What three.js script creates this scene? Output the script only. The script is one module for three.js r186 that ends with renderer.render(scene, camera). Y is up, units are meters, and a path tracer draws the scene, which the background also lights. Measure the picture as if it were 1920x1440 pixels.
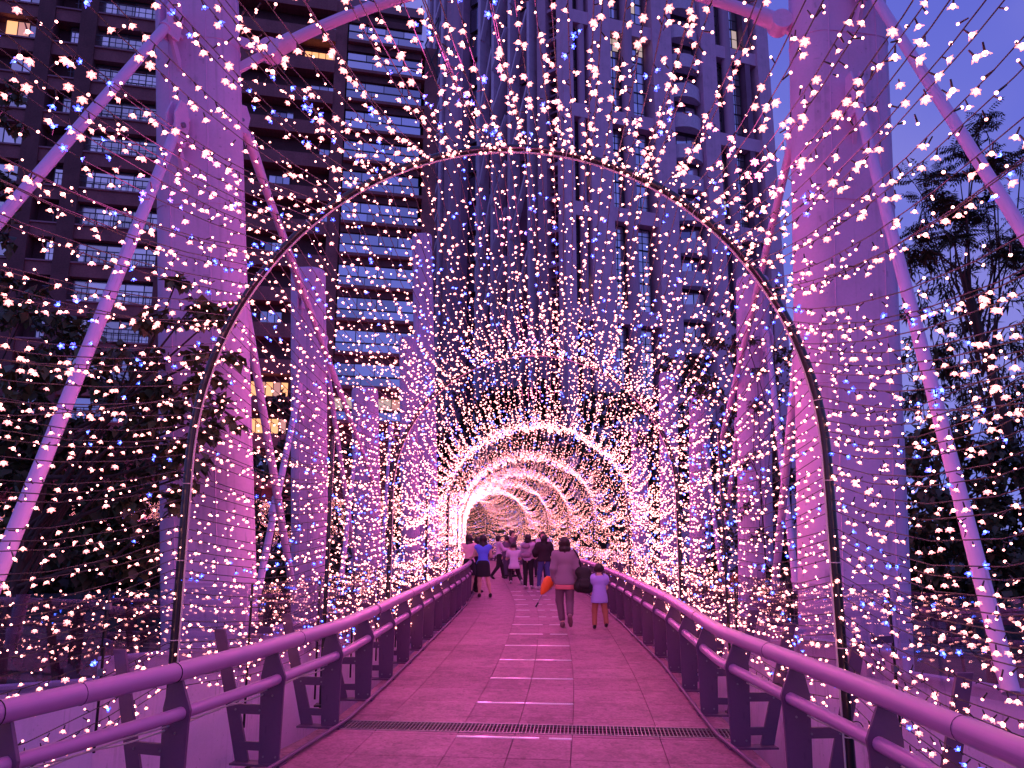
import * as THREE from 'three';
import { mergeGeometries } from 'three/addons/utils/BufferGeometryUtils.js';
import { RoundedBoxGeometry } from 'three/addons/geometries/RoundedBoxGeometry.js';

// ---------------------------------------------------------------- camera, sky, sun, exposure
const scene = new THREE.Scene();
const camera = new THREE.PerspectiveCamera(53.13, 4 / 3, 0.1, 6000);
camera.position.set(0, 1.75, 0);
camera.rotation.x = THREE.MathUtils.degToRad(10.81);
const renderer = new THREE.WebGLRenderer({ antialias: true });
renderer.toneMapping = THREE.LinearToneMapping;
renderer.toneMappingExposure = 1;
renderer.shadowMap.enabled = true;
renderer.shadowMap.type = THREE.PCFSoftShadowMap;

let seed = 7;
function rnd() { seed = (seed + 0x6d2b79f5) | 0; let t = Math.imul(seed ^ (seed >>> 15), 1 | seed); t = (t + Math.imul(t ^ (t >>> 7), 61 | t)) ^ t; return ((t ^ (t >>> 14)) >>> 0) / 4294967296; }
const rr = (a, b) => a + (b - a) * rnd();
const lerp = THREE.MathUtils.lerp, clamp = THREE.MathUtils.clamp, sstep = THREE.MathUtils.smoothstep;

// value noise for textures and the sky
const NT = new Float32Array(65536); for (let i = 0; i < 65536; i++) NT[i] = rnd();
const hash2 = (x, y) => NT[((x & 255) << 8) | (y & 255)];
function vnoise(x, y) {
  const ix = Math.floor(x), iy = Math.floor(y), fx = x - ix, fy = y - iy, u = fx * fx * (3 - 2 * fx), v = fy * fy * (3 - 2 * fy);
  return lerp(lerp(hash2(ix, iy), hash2(ix + 1, iy), u), lerp(hash2(ix, iy + 1), hash2(ix + 1, iy + 1), u), v);
}
const fbm = (x, y, n = 4) => { let s = 0, a = 0.5; for (let i = 0; i < n; i++) { s += a * vnoise(x, y); x *= 2.03; y *= 2.03; a *= 0.5; } return s; };

{ // dusk sky: deep violet blue overhead, paler towards the horizon, thin lilac cloud
  const W = 1024, Hh = 512, d = new Float32Array(W * Hh * 4);
  for (let r = 0; r < Hh; r++) for (let c = 0; c < W; c++) {
    const el = ((r + 0.5) / Hh - 0.5) * Math.PI, az = (c + 0.5) / W * 2 * Math.PI, y = Math.max(0, Math.sin(el));
    const t = Math.pow(1 - y, 2.2);
    let R = lerp(0.112, 0.215, t), G = lerp(0.128, 0.25, t), B = lerp(0.63, 0.84, t);
    if (el > 0) {
      const px = Math.cos(az) * Math.cos(el) / (y + 0.14), pz = Math.sin(az) * Math.cos(el) / (y + 0.14);
      const k = sstep(fbm(px * 1.1 + 23, pz * 1.1 + 20, 5), 0.42, 0.68) * 0.5;
      R = lerp(R, 0.33, k); G = lerp(G, 0.29, k); B = lerp(B, 0.74, k);
    } else { R = 0.05; G = 0.045; B = 0.12; }
    d.set([R, G, B, 1], (r * W + c) * 4);
  }
  const sky = new THREE.DataTexture(d, W, Hh, THREE.RGBAFormat, THREE.FloatType);
  sky.mapping = THREE.EquirectangularReflectionMapping; sky.magFilter = THREE.LinearFilter; sky.needsUpdate = true;
  scene.background = sky; scene.environment = sky; scene.environmentIntensity = 1; scene.backgroundIntensity = 1;
}
const sun = new THREE.DirectionalLight(0xffd0c8, 0.06);          // last light of dusk, very soft
sun.position.set(-60, 80, 40); sun.castShadow = true; sun.shadow.radius = 60;
Object.assign(sun.shadow.camera, { left: -60, right: 60, top: 60, bottom: -60, near: 1, far: 250 });
scene.add(sun, sun.target);

// ---------------------------------------------------------------- helpers
const used = new Map();
const GROUP_TYPES = [];
function numbered(name) { const n = used.get(name) ?? 0; used.set(name, n + 1); return n ? `${name}_${String(n).padStart(3, '0')}` : name; }
function thing(name, label, category, group) {
  const o = new THREE.Group(); o.name = numbered(name); scene.add(o);
  o.userData = { label, category }; if (group) o.userData.group = group;
  return o;
}
function tagStructure(o, label, category) { o.userData = { label, category, kind: 'structure' }; return o; }
function part(name, geo, mat, parent) {
  const m = new THREE.Mesh(geo, mat); m.name = parent === scene ? numbered(name) : name; m.castShadow = m.receiveShadow = true; parent.add(m); return m;
}
const V = (x, y, z) => new THREE.Vector3(x, y, z);
const W3 = (x, y, depth) => new THREE.Vector3(x, y, -depth);      // metres right, up, ahead of the viewer
function clean(g) { for (const k of Object.keys(g.attributes)) if (!['position', 'normal', 'uv'].includes(k)) g.deleteAttribute(k); return g.index ? g.toNonIndexed() : g; }
function merge(list) { return mergeGeometries(list.map(clean)); }
function box(x0, x1, y0, y1, z0, z1) {
  const g = new THREE.BoxGeometry(Math.abs(x1 - x0), Math.abs(y1 - y0), Math.abs(z1 - z0)); g.translate((x0 + x1) / 2, (y0 + y1) / 2, (z0 + z1) / 2); return g;
}
function rbox(w, h, d, r = 0.004, seg = 1) { return new RoundedBoxGeometry(w, h, d, seg, r); }
function bar(a, b, r0, r1 = r0, seg = 10) {                       // tapered round bar from a to b
  const d = b.clone().sub(a), L = d.length(), g = new THREE.CylinderGeometry(r1, r0, L, seg, 1);
  g.translate(0, L / 2, 0); g.applyQuaternion(new THREE.Quaternion().setFromUnitVectors(V(0, 1, 0), d.normalize())); g.translate(a.x, a.y, a.z); return g;
}
function beam(a, b, w, h, up = V(0, 1, 0)) {                      // rectangular bar from a to b, h along up
  const d = b.clone().sub(a), L = d.length(); d.normalize();
  const s = new THREE.Vector3().crossVectors(up, d).normalize(), u = new THREE.Vector3().crossVectors(d, s);
  const g = new THREE.BoxGeometry(w, h, L); g.applyMatrix4(new THREE.Matrix4().makeBasis(s, u, d)); g.translate((a.x + b.x) / 2, (a.y + b.y) / 2, (a.z + b.z) / 2); return g;
}
function tube(pts, r, seg = 8, n, closed = false, tension = 0.5) {
  const c = pts.isCurve ? pts : new THREE.CatmullRomCurve3(pts, closed, 'catmullrom', tension);
  return new THREE.TubeGeometry(c, n ?? pts.length * 3, r, seg, closed);
}
function noiseTex(size, fn, srgb = false) {
  const d = new Uint8Array(size * size * 4);
  for (let y = 0; y < size; y++) for (let x = 0; x < size; x++) { const v = fn(x / size, y / size), k = (y * size + x) * 4; if (Array.isArray(v)) { for (let c = 0; c < 3; c++) d[k + c] = clamp(v[c], 0, 1) * 255; } else d[k] = d[k + 1] = d[k + 2] = clamp(v, 0, 1) * 255; d[k + 3] = 255; }
  const t = new THREE.DataTexture(d, size, size); t.wrapS = t.wrapT = THREE.RepeatWrapping; t.magFilter = THREE.LinearFilter; t.minFilter = THREE.LinearMipmapLinearFilter; t.generateMipmaps = true; t.needsUpdate = true;
  if (srgb) t.colorSpace = THREE.SRGBColorSpace; return t;
}
// tileable noise: wraps at 1
function tnoise(u, v, f, s = 0) { const x = u * f, y = v * f, ix = Math.floor(x), iy = Math.floor(y), fx = x - ix, fy = y - iy, a = fx * fx * (3 - 2 * fx), b = fy * fy * (3 - 2 * fy), m = (i) => ((i % f) + f) % f; const h = (i, j) => hash2(m(i) + s * 17, m(j) + s * 31); return lerp(lerp(h(ix, iy), h(ix + 1, iy), a), lerp(h(ix, iy + 1), h(ix + 1, iy + 1), a), b); }
const mat = (r, g, b, rough = 0.6, extra = {}) => { const m = new THREE.MeshPhysicalMaterial({ roughness: rough, ...extra }); m.color.setRGB(r, g, b); return m; };
const emit = (r, g, b, base = [0.3, 0.3, 0.3]) => { const m = new THREE.MeshStandardMaterial({ roughness: 0.5 }); m.color.setRGB(...base); m.emissive.setRGB(r, g, b); m.emissiveIntensity = 1; return m; };

const stoneMap = noiseTex(512, (u, v) => { const s = tnoise(u, v, 128, 1), m = tnoise(u, v, 40, 2), l = tnoise(u, v, 6, 3); const k = 0.74 + 0.34 * (s - 0.5) + 0.26 * (m - 0.5) + 0.26 * (l - 0.5); const w = tnoise(u, v, 5, 21) * 0.6 + tnoise(u, v, 17, 22) * 0.4, spot = sstep(tnoise(u, v, 37, 23), 0.86, 0.93), q = k * (1 - 0.2 * sstep(w, 0.55, 0.72)) * (1 - 0.3 * spot); return [q * 1.02, q * 0.98, q]; });
stoneMap.repeat.set(0.55, 0.55);
const grainBump = noiseTex(256, (u, v) => 0.5 * tnoise(u, v, 128, 4) + 0.3 * tnoise(u, v, 64, 5) + 0.2 * tnoise(u, v, 24, 6));
const hashStreak = (u, v) => sstep(tnoise(u, 0.37, 96, 10) * 0.75 + tnoise(u, v, 24, 17) * 0.35, 0.62, 0.9);
const paintMap = noiseTex(256, (u, v) => { const k = 0.9 + 0.1 * tnoise(u, v, 10, 7) + 0.06 * (tnoise(u, v, 90, 8) - 0.5) - 0.16 * sstep(tnoise(u, v, 26, 9), 0.84, 0.94); return [k, k, k]; });
const streakMap = noiseTex(512, (u, v) => { const st = tnoise(u, v, 1, 1) * 0 + hashStreak(u, v), k = 0.86 + 0.16 * tnoise(u, v, 8, 11) - 0.22 * st * tnoise(u, v, 5, 12) + 0.07 * (tnoise(u, v, 160, 18) - 0.5) - 0.2 * sstep(tnoise(u, v, 48, 19), 0.9, 0.97); return [k, k * 0.985, k]; });

const M = {
  stone: mat(0.43, 0.185, 0.27, 0.62, { map: stoneMap, bumpMap: grainBump, bumpScale: 0.0015 }),
  stoneDark: mat(0.39, 0.165, 0.245, 0.66, { map: stoneMap, bumpMap: grainBump, bumpScale: 0.0015 }),
  stonePale: mat(0.46, 0.20, 0.29, 0.58, { map: stoneMap, bumpMap: grainBump, bumpScale: 0.0015 }),
  joint: mat(0.24, 0.11, 0.16, 0.9),
  steel: mat(0.92, 0.86, 0.90, 0.35, { clearcoat: 1, clearcoatRoughness: 0.12 }),  // glossy white ceramic; its bright colour stands in for mirrored lamps
  grate: mat(0.30, 0.26, 0.28, 0.45, { metalness: 0.6 }),
  concrete: mat(0.22, 0.17, 0.19, 0.9, { map: stoneMap }),
  railPaint: mat(0.38, 0.20, 0.41, 0.38, { map: paintMap, clearcoat: 0.4, clearcoatRoughness: 0.3 }),
  platePaint: mat(0.115, 0.055, 0.13, 0.45, { map: paintMap }),
  bolt: mat(0.3, 0.25, 0.3, 0.4, { metalness: 0.8 }),
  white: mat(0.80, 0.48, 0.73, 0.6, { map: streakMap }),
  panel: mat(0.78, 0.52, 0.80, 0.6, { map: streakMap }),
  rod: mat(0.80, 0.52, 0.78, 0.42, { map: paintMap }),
  black: mat(0.012, 0.010, 0.012, 0.3, { clearcoat: 0.5, clearcoatRoughness: 0.2 }),
  wire: mat(0.014, 0.012, 0.012, 0.5),
  cable: mat(0.55, 0.5, 0.5, 0.5),
  glass: new THREE.MeshPhysicalMaterial({ color: 0xf2f4f8, transmission: 1, thickness: 0, roughness: 0.0, ior: 2.3 }),
};
// ---------------------------------------------------------------- the line of the footbridge (x, distance ahead): slightly right, then bending left
const PATH = [[-0.62, -6], [-0.55, -3], [-0.45, 0], [-0.3, 3], [-0.1, 5.8], [0.1, 8], [0.28, 10.4], [0.5, 15], [0.57, 18.5], [0.45, 23], [0.2, 28.4], [-0.3, 35], [-1.4, 42], [-4.1, 48.5], [-8.8, 53], [-15, 55.2], [-23, 55.6], [-32, 54.6], [-40, 53]];
const path = new THREE.CatmullRomCurve3(PATH.map(([x, z]) => W3(x, 0, z)), false, 'centripetal');
path.arcLengthDivisions = 800;
const PLEN = path.getLength();
const S0 = (() => { let best = 0, e = 9; for (let i = 0; i <= 400; i++) { const s = i / 400 * 14, p = path.getPointAt(s / PLEN); if (Math.abs(p.z) < e) { e = Math.abs(p.z); best = s; } } return best; })();
const frames = []; // sampled every 0.1 m: station d counted from the viewer
for (let d = -5; d <= PLEN - S0 - 0.2; d += 0.1) { const p = path.getPointAt(clamp((d + S0) / PLEN, 0, 1)), t = path.getTangentAt(clamp((d + S0) / PLEN, 0, 1)); frames.push({ x: p.x, z: p.z, rx: -t.z, rz: t.x }); }
const DMAX = PLEN - S0 - 0.4;
function at(d, off, y) { const f = clamp((d + 5) / 0.1, 0, frames.length - 1.001), i = Math.floor(f), k = f - i, a = frames[i], b = frames[i + 1]; return V(lerp(a.x, b.x, k) + off * lerp(a.rx, b.rx, k), y, lerp(a.z, b.z, k) + off * lerp(a.rz, b.rz, k)); }
const tab = (rows) => (d) => { if (d <= rows[0][0]) return rows[0][1]; for (let i = 1; i < rows.length; i++) if (d <= rows[i][0]) return lerp(rows[i - 1][1], rows[i][1], (d - rows[i - 1][0]) / (rows[i][0] - rows[i - 1][0])); return rows.at(-1)[1]; };

// ground far below and the deck
const ground = part('ground', new THREE.CircleGeometry(3000, 64).rotateX(-Math.PI / 2).translate(0, -6, 0), mat(0.045, 0.04, 0.045, 0.95, { bumpMap: grainBump, bumpScale: 0.01 }), scene);
tagStructure(ground, 'dark ground far below the footbridge', 'ground');

const edgeL = tab([[-4, -3.6], [0, -3.3], [3, -2.75], [4.6, -2.25], [6.2, -1.85], [8.1, -1.74], [10.6, -1.82], [15, -1.78], [20, -1.75], [90, -1.75]]);
const edgeR = tab([[-4, 2.4], [3, 2.3], [4.7, 2.2], [6.7, 1.98], [9, 1.88], [12.3, 1.78], [15.3, 1.74], [20, 1.7], [90, 1.7]]);
function quadSlab(a, b, c, d, y1, y0, uvs = true) {                // plan corners (counter-clockwise from above), top y1, bottom y0, small chamfer
  const top = [a, b, c, d], m = top.reduce((s, p) => s.add(p), V(0, 0, 0)).multiplyScalar(0.25), pos = [], uv = [];
  const ins = top.map((p) => { const q = m.clone().sub(p); q.y = 0; return p.clone().add(q.normalize().multiplyScalar(0.005)); });
  const push = (p, y) => { pos.push(p.x, y, p.z); uv.push(p.x, p.z); };
  const quad = (p, py, q, qy, r, ry, s, sy) => { push(p, py); push(q, qy); push(r, ry); push(p, py); push(r, ry); push(s, sy); };
  quad(ins[0], y1, ins[1], y1, ins[2], y1, ins[3], y1);
  for (let i = 0; i < 4; i++) { const j = (i + 1) % 4; quad(ins[j], y1, ins[i], y1, top[i], y1 - 0.003, top[j], y1 - 0.003); quad(top[j], y1 - 0.003, top[i], y1 - 0.003, top[i], y0, top[j], y0); }
  const g = new THREE.BufferGeometry(); g.setAttribute('position', new THREE.Float32BufferAttribute(pos, 3)); g.setAttribute('uv', new THREE.Float32BufferAttribute(uv, 2)); g.computeVertexNormals(); return g;
}
{
  const deck = new THREE.Group(); deck.name = 'bridge_deck'; scene.add(deck); tagStructure(deck, 'reddish stone walkway of the footbridge under the tunnel of lights', 'walkway');
  // bed under the tiles
  const pos = [], idx = [];
  let n = 0; for (let d = 8; d <= DMAX; d += 0.5) { for (const o of [edgeL(d), edgeR(d)]) { const p = at(d, o, 0); pos.push(p.x, -0.02, p.z, p.x, -0.3, p.z); } if (n) { const k = n * 4, j = k - 4; idx.push(j, j + 2, k + 2, j, k + 2, k, j + 1, k + 3, j + 3, j + 1, k + 1, k + 3, j, k, k + 1, j, k + 1, j + 1, j + 2, j + 3, k + 3, j + 2, k + 3, k + 2); } n++; }
  const bed = new THREE.BufferGeometry(); bed.setAttribute('position', new THREE.Float32BufferAttribute(pos, 3)); bed.setIndex(idx); bed.computeVertexNormals();
  part('deck_slab', bed, M.joint, deck);
  const G0 = 7.2, G1 = 7.54; // the drain, a real channel between two lengths of slab
  for (const [q0, q1] of [[-4, 2], [2, 4.6], [4.6, G0], [G1, 8]]) part('deck_slab', quadSlab(at(q0, edgeL(q0), 0), at(q0, edgeR(q0), 0), at(q1, edgeR(q1), 0), at(q1, edgeL(q1), 0), -0.02, -0.34), M.joint, deck);
  const rows = []; const R = 0.675, F = 7.12;                     // a row of joints falls on every second ceramic strip
  for (let d = F - R * 14; d < 22; d += R) rows.push(d);
  const cols = (d) => [edgeL(d) + 0.005, -1.25, -0.5, 0, 0.5, 1.25, edgeR(d) - 0.005];
  const far = [];
  const gap = 0.0022;
  for (let i = 0; i + 1 < rows.length; i++) {
    let spans = [[rows[i], rows[i + 1]]];
    spans = spans.flatMap(([a, b]) => (a < G0 && b > G0) || (a < G1 && b > G1) || (a >= G0 && b <= G1) ? [[a, Math.min(b, G0)], [Math.max(a, G1), b]].filter(([p, q]) => q - p > 0.06) : [[a, b]]);
    for (const [a, b] of spans) {
      const ca = cols(a), cb = cols(b);
      for (let c = 0; c + 1 < ca.length; c++) {
        if (Math.max(ca[c + 1] - ca[c], cb[c + 1] - cb[c]) < 0.06) continue;
        const dy = rr(-0.0012, 0.0012), g = quadSlab(at(a + gap, ca[c] + gap, 0), at(a + gap, ca[c + 1] - gap, 0), at(b - gap, cb[c + 1] - gap, 0), at(b - gap, cb[c] + gap, 0), dy, -0.03);
        if (b > 4.8 && b < 14.2) part('floor_tile', g, [M.stone, M.stone, M.stoneDark, M.stonePale][Math.floor(rnd() * 4)], deck); else far.push(g);
      }
    }
  }
  for (let d = rows.at(-1); d < DMAX - 1; d += 1.35) { const ca = cols(d), cb = cols(d + 1.35); for (let c = 0; c + 1 < ca.length; c++) far.push(quadSlab(at(d + gap, ca[c] + gap, 0), at(d + gap, ca[c + 1] - gap, 0), at(d + 1.35 - gap, cb[c + 1] - gap, 0), at(d + 1.35 - gap, cb[c] + gap, 0), 0, -0.03)); }
  part('far_paving', merge(far), M.stone, deck).userData.kind = 'stuff';
  // white ceramic strips set across the middle of the walk
  for (let k = 0; k < 13; k++) {
    const d = F + 1.35 * k - 0.09, seg = k === 0 ? [[-0.5, 0.22], [0.3, 0.5]] : k < 5 ? [[-0.5, -0.004], [0.004, 0.5]] : k < 7 ? [[-0.5, 0.08], [0.2, 0.5]] : [[-0.48, -0.18], [0.0, 0.16], [0.28, 0.46]];
    for (const [o0, o1] of seg) { const g = merge([quadSlab(at(d, o0, 0), at(d, o1, 0), at(d + 0.042, o1, 0), at(d + 0.042, o0, 0), 0.006, -0.002), ...Array.from({ length: Math.floor((o1 - o0) / 0.02) }, (_, i) => { const o = o0 + 0.01 + i * 0.02; return quadSlab(at(d + 0.004, o, 0), at(d + 0.004, o + 0.009, 0), at(d + 0.038, o + 0.009, 0), at(d + 0.038, o, 0), 0.0085, 0.005); })]); part('ceramic_strip', g, M.steel, deck); }
  }
  // drain grate across the whole width
  const gr = thing('drain_grate', 'black slotted steel drain grate across the whole walkway', 'drain grate');
  const l = edgeL(7.37), r = edgeR(7.37);
  part('drain_channel', merge([quadSlab(at(G0, l, 0), at(G0, r, 0), at(G1, r, 0), at(G1, l, 0), -0.3, -0.33)]), M.concrete, gr);
  part('frame', merge([quadSlab(at(G0, l, 0), at(G0, r, 0), at(G0 + 0.025, r, 0), at(G0 + 0.025, l, 0), 0.004, -0.012), quadSlab(at(G1 - 0.025, l, 0), at(G1 - 0.025, r, 0), at(G1, r, 0), at(G1, l, 0), 0.004, -0.012)]), M.grate, gr);
  const barGeo = new Map();
  for (let o = l + 0.03; o < r - 0.02; o += 0.034) part('grate_bar', quadSlab(at(G0 + 0.026, o, 0), at(G0 + 0.026, o + 0.007, 0), at(G1 - 0.026, o + 0.007, 0), at(G1 - 0.026, o, 0), 0.003, -0.012), M.grate, gr);
  part('cross_rod', merge([0.1, 0.19, 0.28].map((q) => quadSlab(at(G0 + q, l + 0.02, 0), at(G0 + q, r - 0.02, 0), at(G0 + q + 0.006, r - 0.02, 0), at(G0 + q + 0.006, l + 0.02, 0), -0.005, -0.010))), M.grate, gr);
}

// ---------------------------------------------------------------- handrails
const RL = [[-3.9, 0.6], [-3.2, 2.2], [-2.56, 3.95], [-2.14, 5.06], [-1.90, 5.96], [-1.62, 7.55], [-1.53, 9.2], [-1.46, 10.9], [-1.3, 15], [-1.16, 19.4]];
const RR = [[2.3, -0.5], [2.16, 1.6], [2.05, 3.3], [2.0, 4.7], [1.94, 5.6], [1.85, 7.06], [1.96, 8.8], [2.07, 10.5], [2.17, 15], [2.19, 19.4]];
const railLine = (rows, side) => { const pts = rows.map(([x, z]) => W3(x, 0, z)); for (let d = 22; d < DMAX; d += 1.5) pts.push(at(d, side * 1.66, 0)); return pts; };
class Line { // polyline by length
  constructor(pts) { this.p = pts; this.l = [0]; for (let i = 1; i < pts.length; i++) this.l.push(this.l[i - 1] + pts[i].distanceTo(pts[i - 1])); this.length = this.l.at(-1); }
  at(s) { let i = 1; while (i < this.p.length - 1 && this.l[i] < s) i++; const k = clamp((s - this.l[i - 1]) / (this.l[i] - this.l[i - 1]), 0, 1); return this.p[i - 1].clone().lerp(this.p[i], k); }
  dir(s) { return this.at(s + 0.15).sub(this.at(s - 0.15)).normalize(); }
  sFor(z) { for (let s = 0; s < this.length; s += 0.05) if (-this.at(s).z >= z) return s; return 0; }
}
const lineL = new Line(railLine(RL, -1)), lineR = new Line(railLine(RR, 1));
function railTube(line, y, off, r, side, s1) { const pts = []; for (let s = 0; s < s1; s += 0.3) { const p = line.at(s), d = line.dir(s); pts.push(p.add(V(-d.z, 0, d.x).multiplyScalar(side * off)).setY(y)); } return new THREE.TubeGeometry(new THREE.CatmullRomCurve3(pts), pts.length * 2, r, 14); }
const plateShape = (pts) => { const s = new THREE.Shape(); s.moveTo(...pts[0]); for (const p of pts.slice(1)) s.lineTo(...p); s.closePath(); return new THREE.ExtrudeGeometry(s, { depth: 0.018, bevelEnabled: true, bevelThickness: 0.002, bevelSize: 0.002, bevelSegments: 1, steps: 1 }).translate(0, 0, -0.009); };
// profile in the plane across the walk: +x points to the outside, 0 is the rail's centre line
const innerPlate = plateShape([[-0.02, 0.815], [0.07, 0.815], [0.105, 0.64], [0.085, 0.0], [-0.075, 0.0], [-0.085, 0.56], [-0.095, 0.64]]);
const outerPlate = plateShape([[0.44, 0.98], [0.53, 0.98], [0.28, 0.02], [0.17, 0.02]]);
const tieBars = [box(0.085, 0.36, 0.36, 0.43, -0.012, 0.012), box(0.08, 0.26, 0.1, 0.16, -0.012, 0.012)];
const footPlate = box(-0.11, 0.30, 0.0, 0.014, -0.06, 0.06);
const boltGeo = merge([[-0.05, 0.06], [0.05, 0.06], [0.0, 0.5], [0.1, 0.39], [0.3, 0.39]].map(([x, y]) => new THREE.CylinderGeometry(0.009, 0.009, 0.03, 6).rotateX(Math.PI / 2).translate(x, y, 0)));
function handrail(line, side, label) {
  const t = thing('handrail', label, 'handrail'), END = line.length - 1;
  part('top_rail', railTube(line, 0.87, 0, 0.06, side, END), M.railPaint, t);
  part('lower_rail', railTube(line, 0.62, -0.03, 0.04, side, END), M.railPaint, t);
  part('base_angle', railTube(line, 0.03, -0.09, 0.018, side, END), M.platePaint, t);
  const s0 = line.sFor(side < 0 ? 5.12 : 4.42) - 1.15 * 3;
  for (let s = s0; s < END; s += 1.15) {
    const p = line.at(s), d = line.dir(s), out = V(-d.z, 0, d.x).multiplyScalar(side), ahead = new THREE.Vector3().crossVectors(out, V(0, 1, 0));
    const near = -p.z < 26;
    const m4 = new THREE.Matrix4().makeBasis(out, V(0, 1, 0), ahead).setPosition(p);
    if (near) { const g = new THREE.Mesh(innerPlate, M.platePaint); g.name = 'post'; g.applyMatrix4(m4); g.castShadow = g.receiveShadow = true; t.add(g); for (const [nm, ge, ma] of [['outer_post', outerPlate, M.platePaint], ['tie_bar', tieBars[0], M.platePaint], ['tie_bar', tieBars[1], M.platePaint], ['foot_plate', footPlate, M.platePaint], ['bolts', boltGeo, M.bolt]]) part(nm, ge, ma, g); }
    else { const g = part('post', mergedPost, M.platePaint, t); g.applyMatrix4(m4); }
  }
  // joint sleeves and black cable ties round the rails
  const seams = []; for (let s = s0 + 0.4; s < Math.min(END, s0 + 24); s += 2.3) { const d = line.dir(s), p = line.at(s).setY(0.87); seams.push(new THREE.TorusGeometry(0.0605, 0.0022, 5, 20).applyQuaternion(new THREE.Quaternion().setFromUnitVectors(V(0, 0, 1), d)).translate(p.x, p.y, p.z)); }
  part('rail_seam', merge(seams), M.platePaint, t);
  const ties = []; for (let s = s0 + 0.9; s < Math.min(END, s0 + 24); s += rr(0.8, 1.7)) { const d = line.dir(s), lo = rnd() < 0.4, p = line.at(s).setY(lo ? 0.62 : 0.87); ties.push(new THREE.TorusGeometry(lo ? 0.042 : 0.062, 0.003, 5, 16).applyQuaternion(new THREE.Quaternion().setFromUnitVectors(V(0, 0, 1), d)).translate(p.x, p.y, p.z)); }
  part('cable_tie', merge(ties), M.wire, t);
  return t;
}
const mergedPost = merge([innerPlate, outerPlate, ...tieBars].map((g) => g.clone()));
handrail(lineL, -1, 'purple tube handrail on plate posts along the left side of the walkway');
handrail(lineR, 1, 'purple tube handrail on plate posts along the right side of the walkway');
for (const [line, side, lab] of [[lineL, -1, 'pair of pale power cables slung under the lower rail of the left handrail'], [lineR, 1, 'pair of pale power cables slung under the lower rail of the right handrail']]) {
  const t = thing('power_cable', lab, 'cable');
  for (let k = 0; k < 2; k++) { const pts = []; for (let s = 0.5; s < 30; s += 0.29) { const p = line.at(s), d = line.dir(s); pts.push(p.add(V(-d.z, 0, d.x).multiplyScalar(side * (0.05 + k * 0.03))).setY(0.555 - k * 0.03 - 0.02 * Math.abs(Math.sin(s * 2.7 + k)) + rr(-0.006, 0.006))); } part('cable', tube(pts, 0.006, 5, pts.length * 2), M.cable, t); }
}

// ---------------------------------------------------------------- white parapet panels and the glass balustrade outside the handrails
function outerLine(rows, side, off) { const pts = rows.map(([x, z]) => W3(x, 0, z)); for (let d = 20; d < DMAX; d += 1.6) pts.push(at(d, side * off, 0)); return new Line(pts); }
const glassL = outerLine([[-7.4, 5.6], [-5.6, 6.1], [-4.3, 6.6], [-3.3, 7.15], [-2.62, 7.75], [-2.2, 9.2], [-2.02, 11.4], [-1.86, 13.8], [-1.7, 17]], -1, 2.2);
const glassR = outerLine([[6.2, 4.2], [5.0, 5.2], [4.05, 6.15], [3.4, 7.2], [2.95, 8.2], [2.72, 9.8], [2.62, 11.8], [2.72, 15]], 1, 2.15);
function balustrade(line, side, labels, topTab) {
  const pp = thing('parapet', labels[0], 'parapet'), gl = thing('glass_balustrade', labels[1], 'balustrade');
  const END = Math.min(line.length - 1, 62), step = 1.3;
  for (let s = 0.2; s + step < END; s += step) {
    const a = line.at(s), b = line.at(s + step), d = b.clone().sub(a).normalize(), out = V(-d.z, 0, d.x).multiplyScalar(side), z = -(a.z + b.z) / 2, top = topTab(z);
    const A = a.clone().addScaledVector(d, 0.004), B = b.clone().addScaledVector(d, -0.004);
    part('parapet_panel', beam(A.clone().setY((top - 1.0) / 2 - 0.02).addScaledVector(out, 0.1), B.clone().setY((top - 1.0) / 2 - 0.02).addScaledVector(out, 0.1), 0.06, top + 1.0), M.panel, pp);
    part('coping', beam(A.clone().setY(top + 0.0).addScaledVector(out, 0.1), B.clone().setY(top).addScaledVector(out, 0.1), 0.11, 0.03), M.panel, pp);
    const gt = 1.22, gb = 0.42;
    const quad = new THREE.PlaneGeometry(A.distanceTo(B) - 0.02, gt - gb); quad.applyMatrix4(new THREE.Matrix4().makeBasis(d, V(0, 1, 0), new THREE.Vector3().crossVectors(d, V(0, 1, 0)))); const c = A.clone().add(B).multiplyScalar(0.5); quad.translate(c.x, (gt + gb) / 2, c.z);
    part('glass_pane', merge([quad, quad.clone().translate(out.x * 0.019, 0, out.z * 0.019)]), M.glass, gl);   // front and back face, the second sheet added to double the reflections
    if (z < 26) {
      const q = a.clone().addScaledVector(out, -0.03);
      const post = part('post', bar(q.clone().setY(-0.1), q.clone().setY(1.24), 0.012, 0.012, 8), M.black, gl);
      for (const y of [0.55, 1.1]) part('clamp', rbox(0.05, 0.06, 0.05, 0.004).translate(q.x, y, q.z), M.bolt, post);
      const arm = q.clone().addScaledVector(out, -0.25);
      part('bracket_arm', beam(q.clone().setY(0.8), arm.setY(0.8), 0.02, 0.06), M.platePaint, gl);
    }
  }
}
balustrade(glassL, -1, ['white panelled parapet outside the left handrail', 'clear glass balustrade on black posts above the left parapet'], tab([[5, 0.36], [6.7, 0.46], [7.3, 0.62], [8, 0.74], [10, 0.72], [30, 0.7]]));
balustrade(glassR, 1, ['white panelled parapet outside the right handrail', 'clear glass balustrade on black posts above the right parapet'], tab([[4, 0.3], [6.2, 0.44], [7.4, 0.62], [8.5, 0.72], [10, 0.72], [30, 0.7]]));
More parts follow.
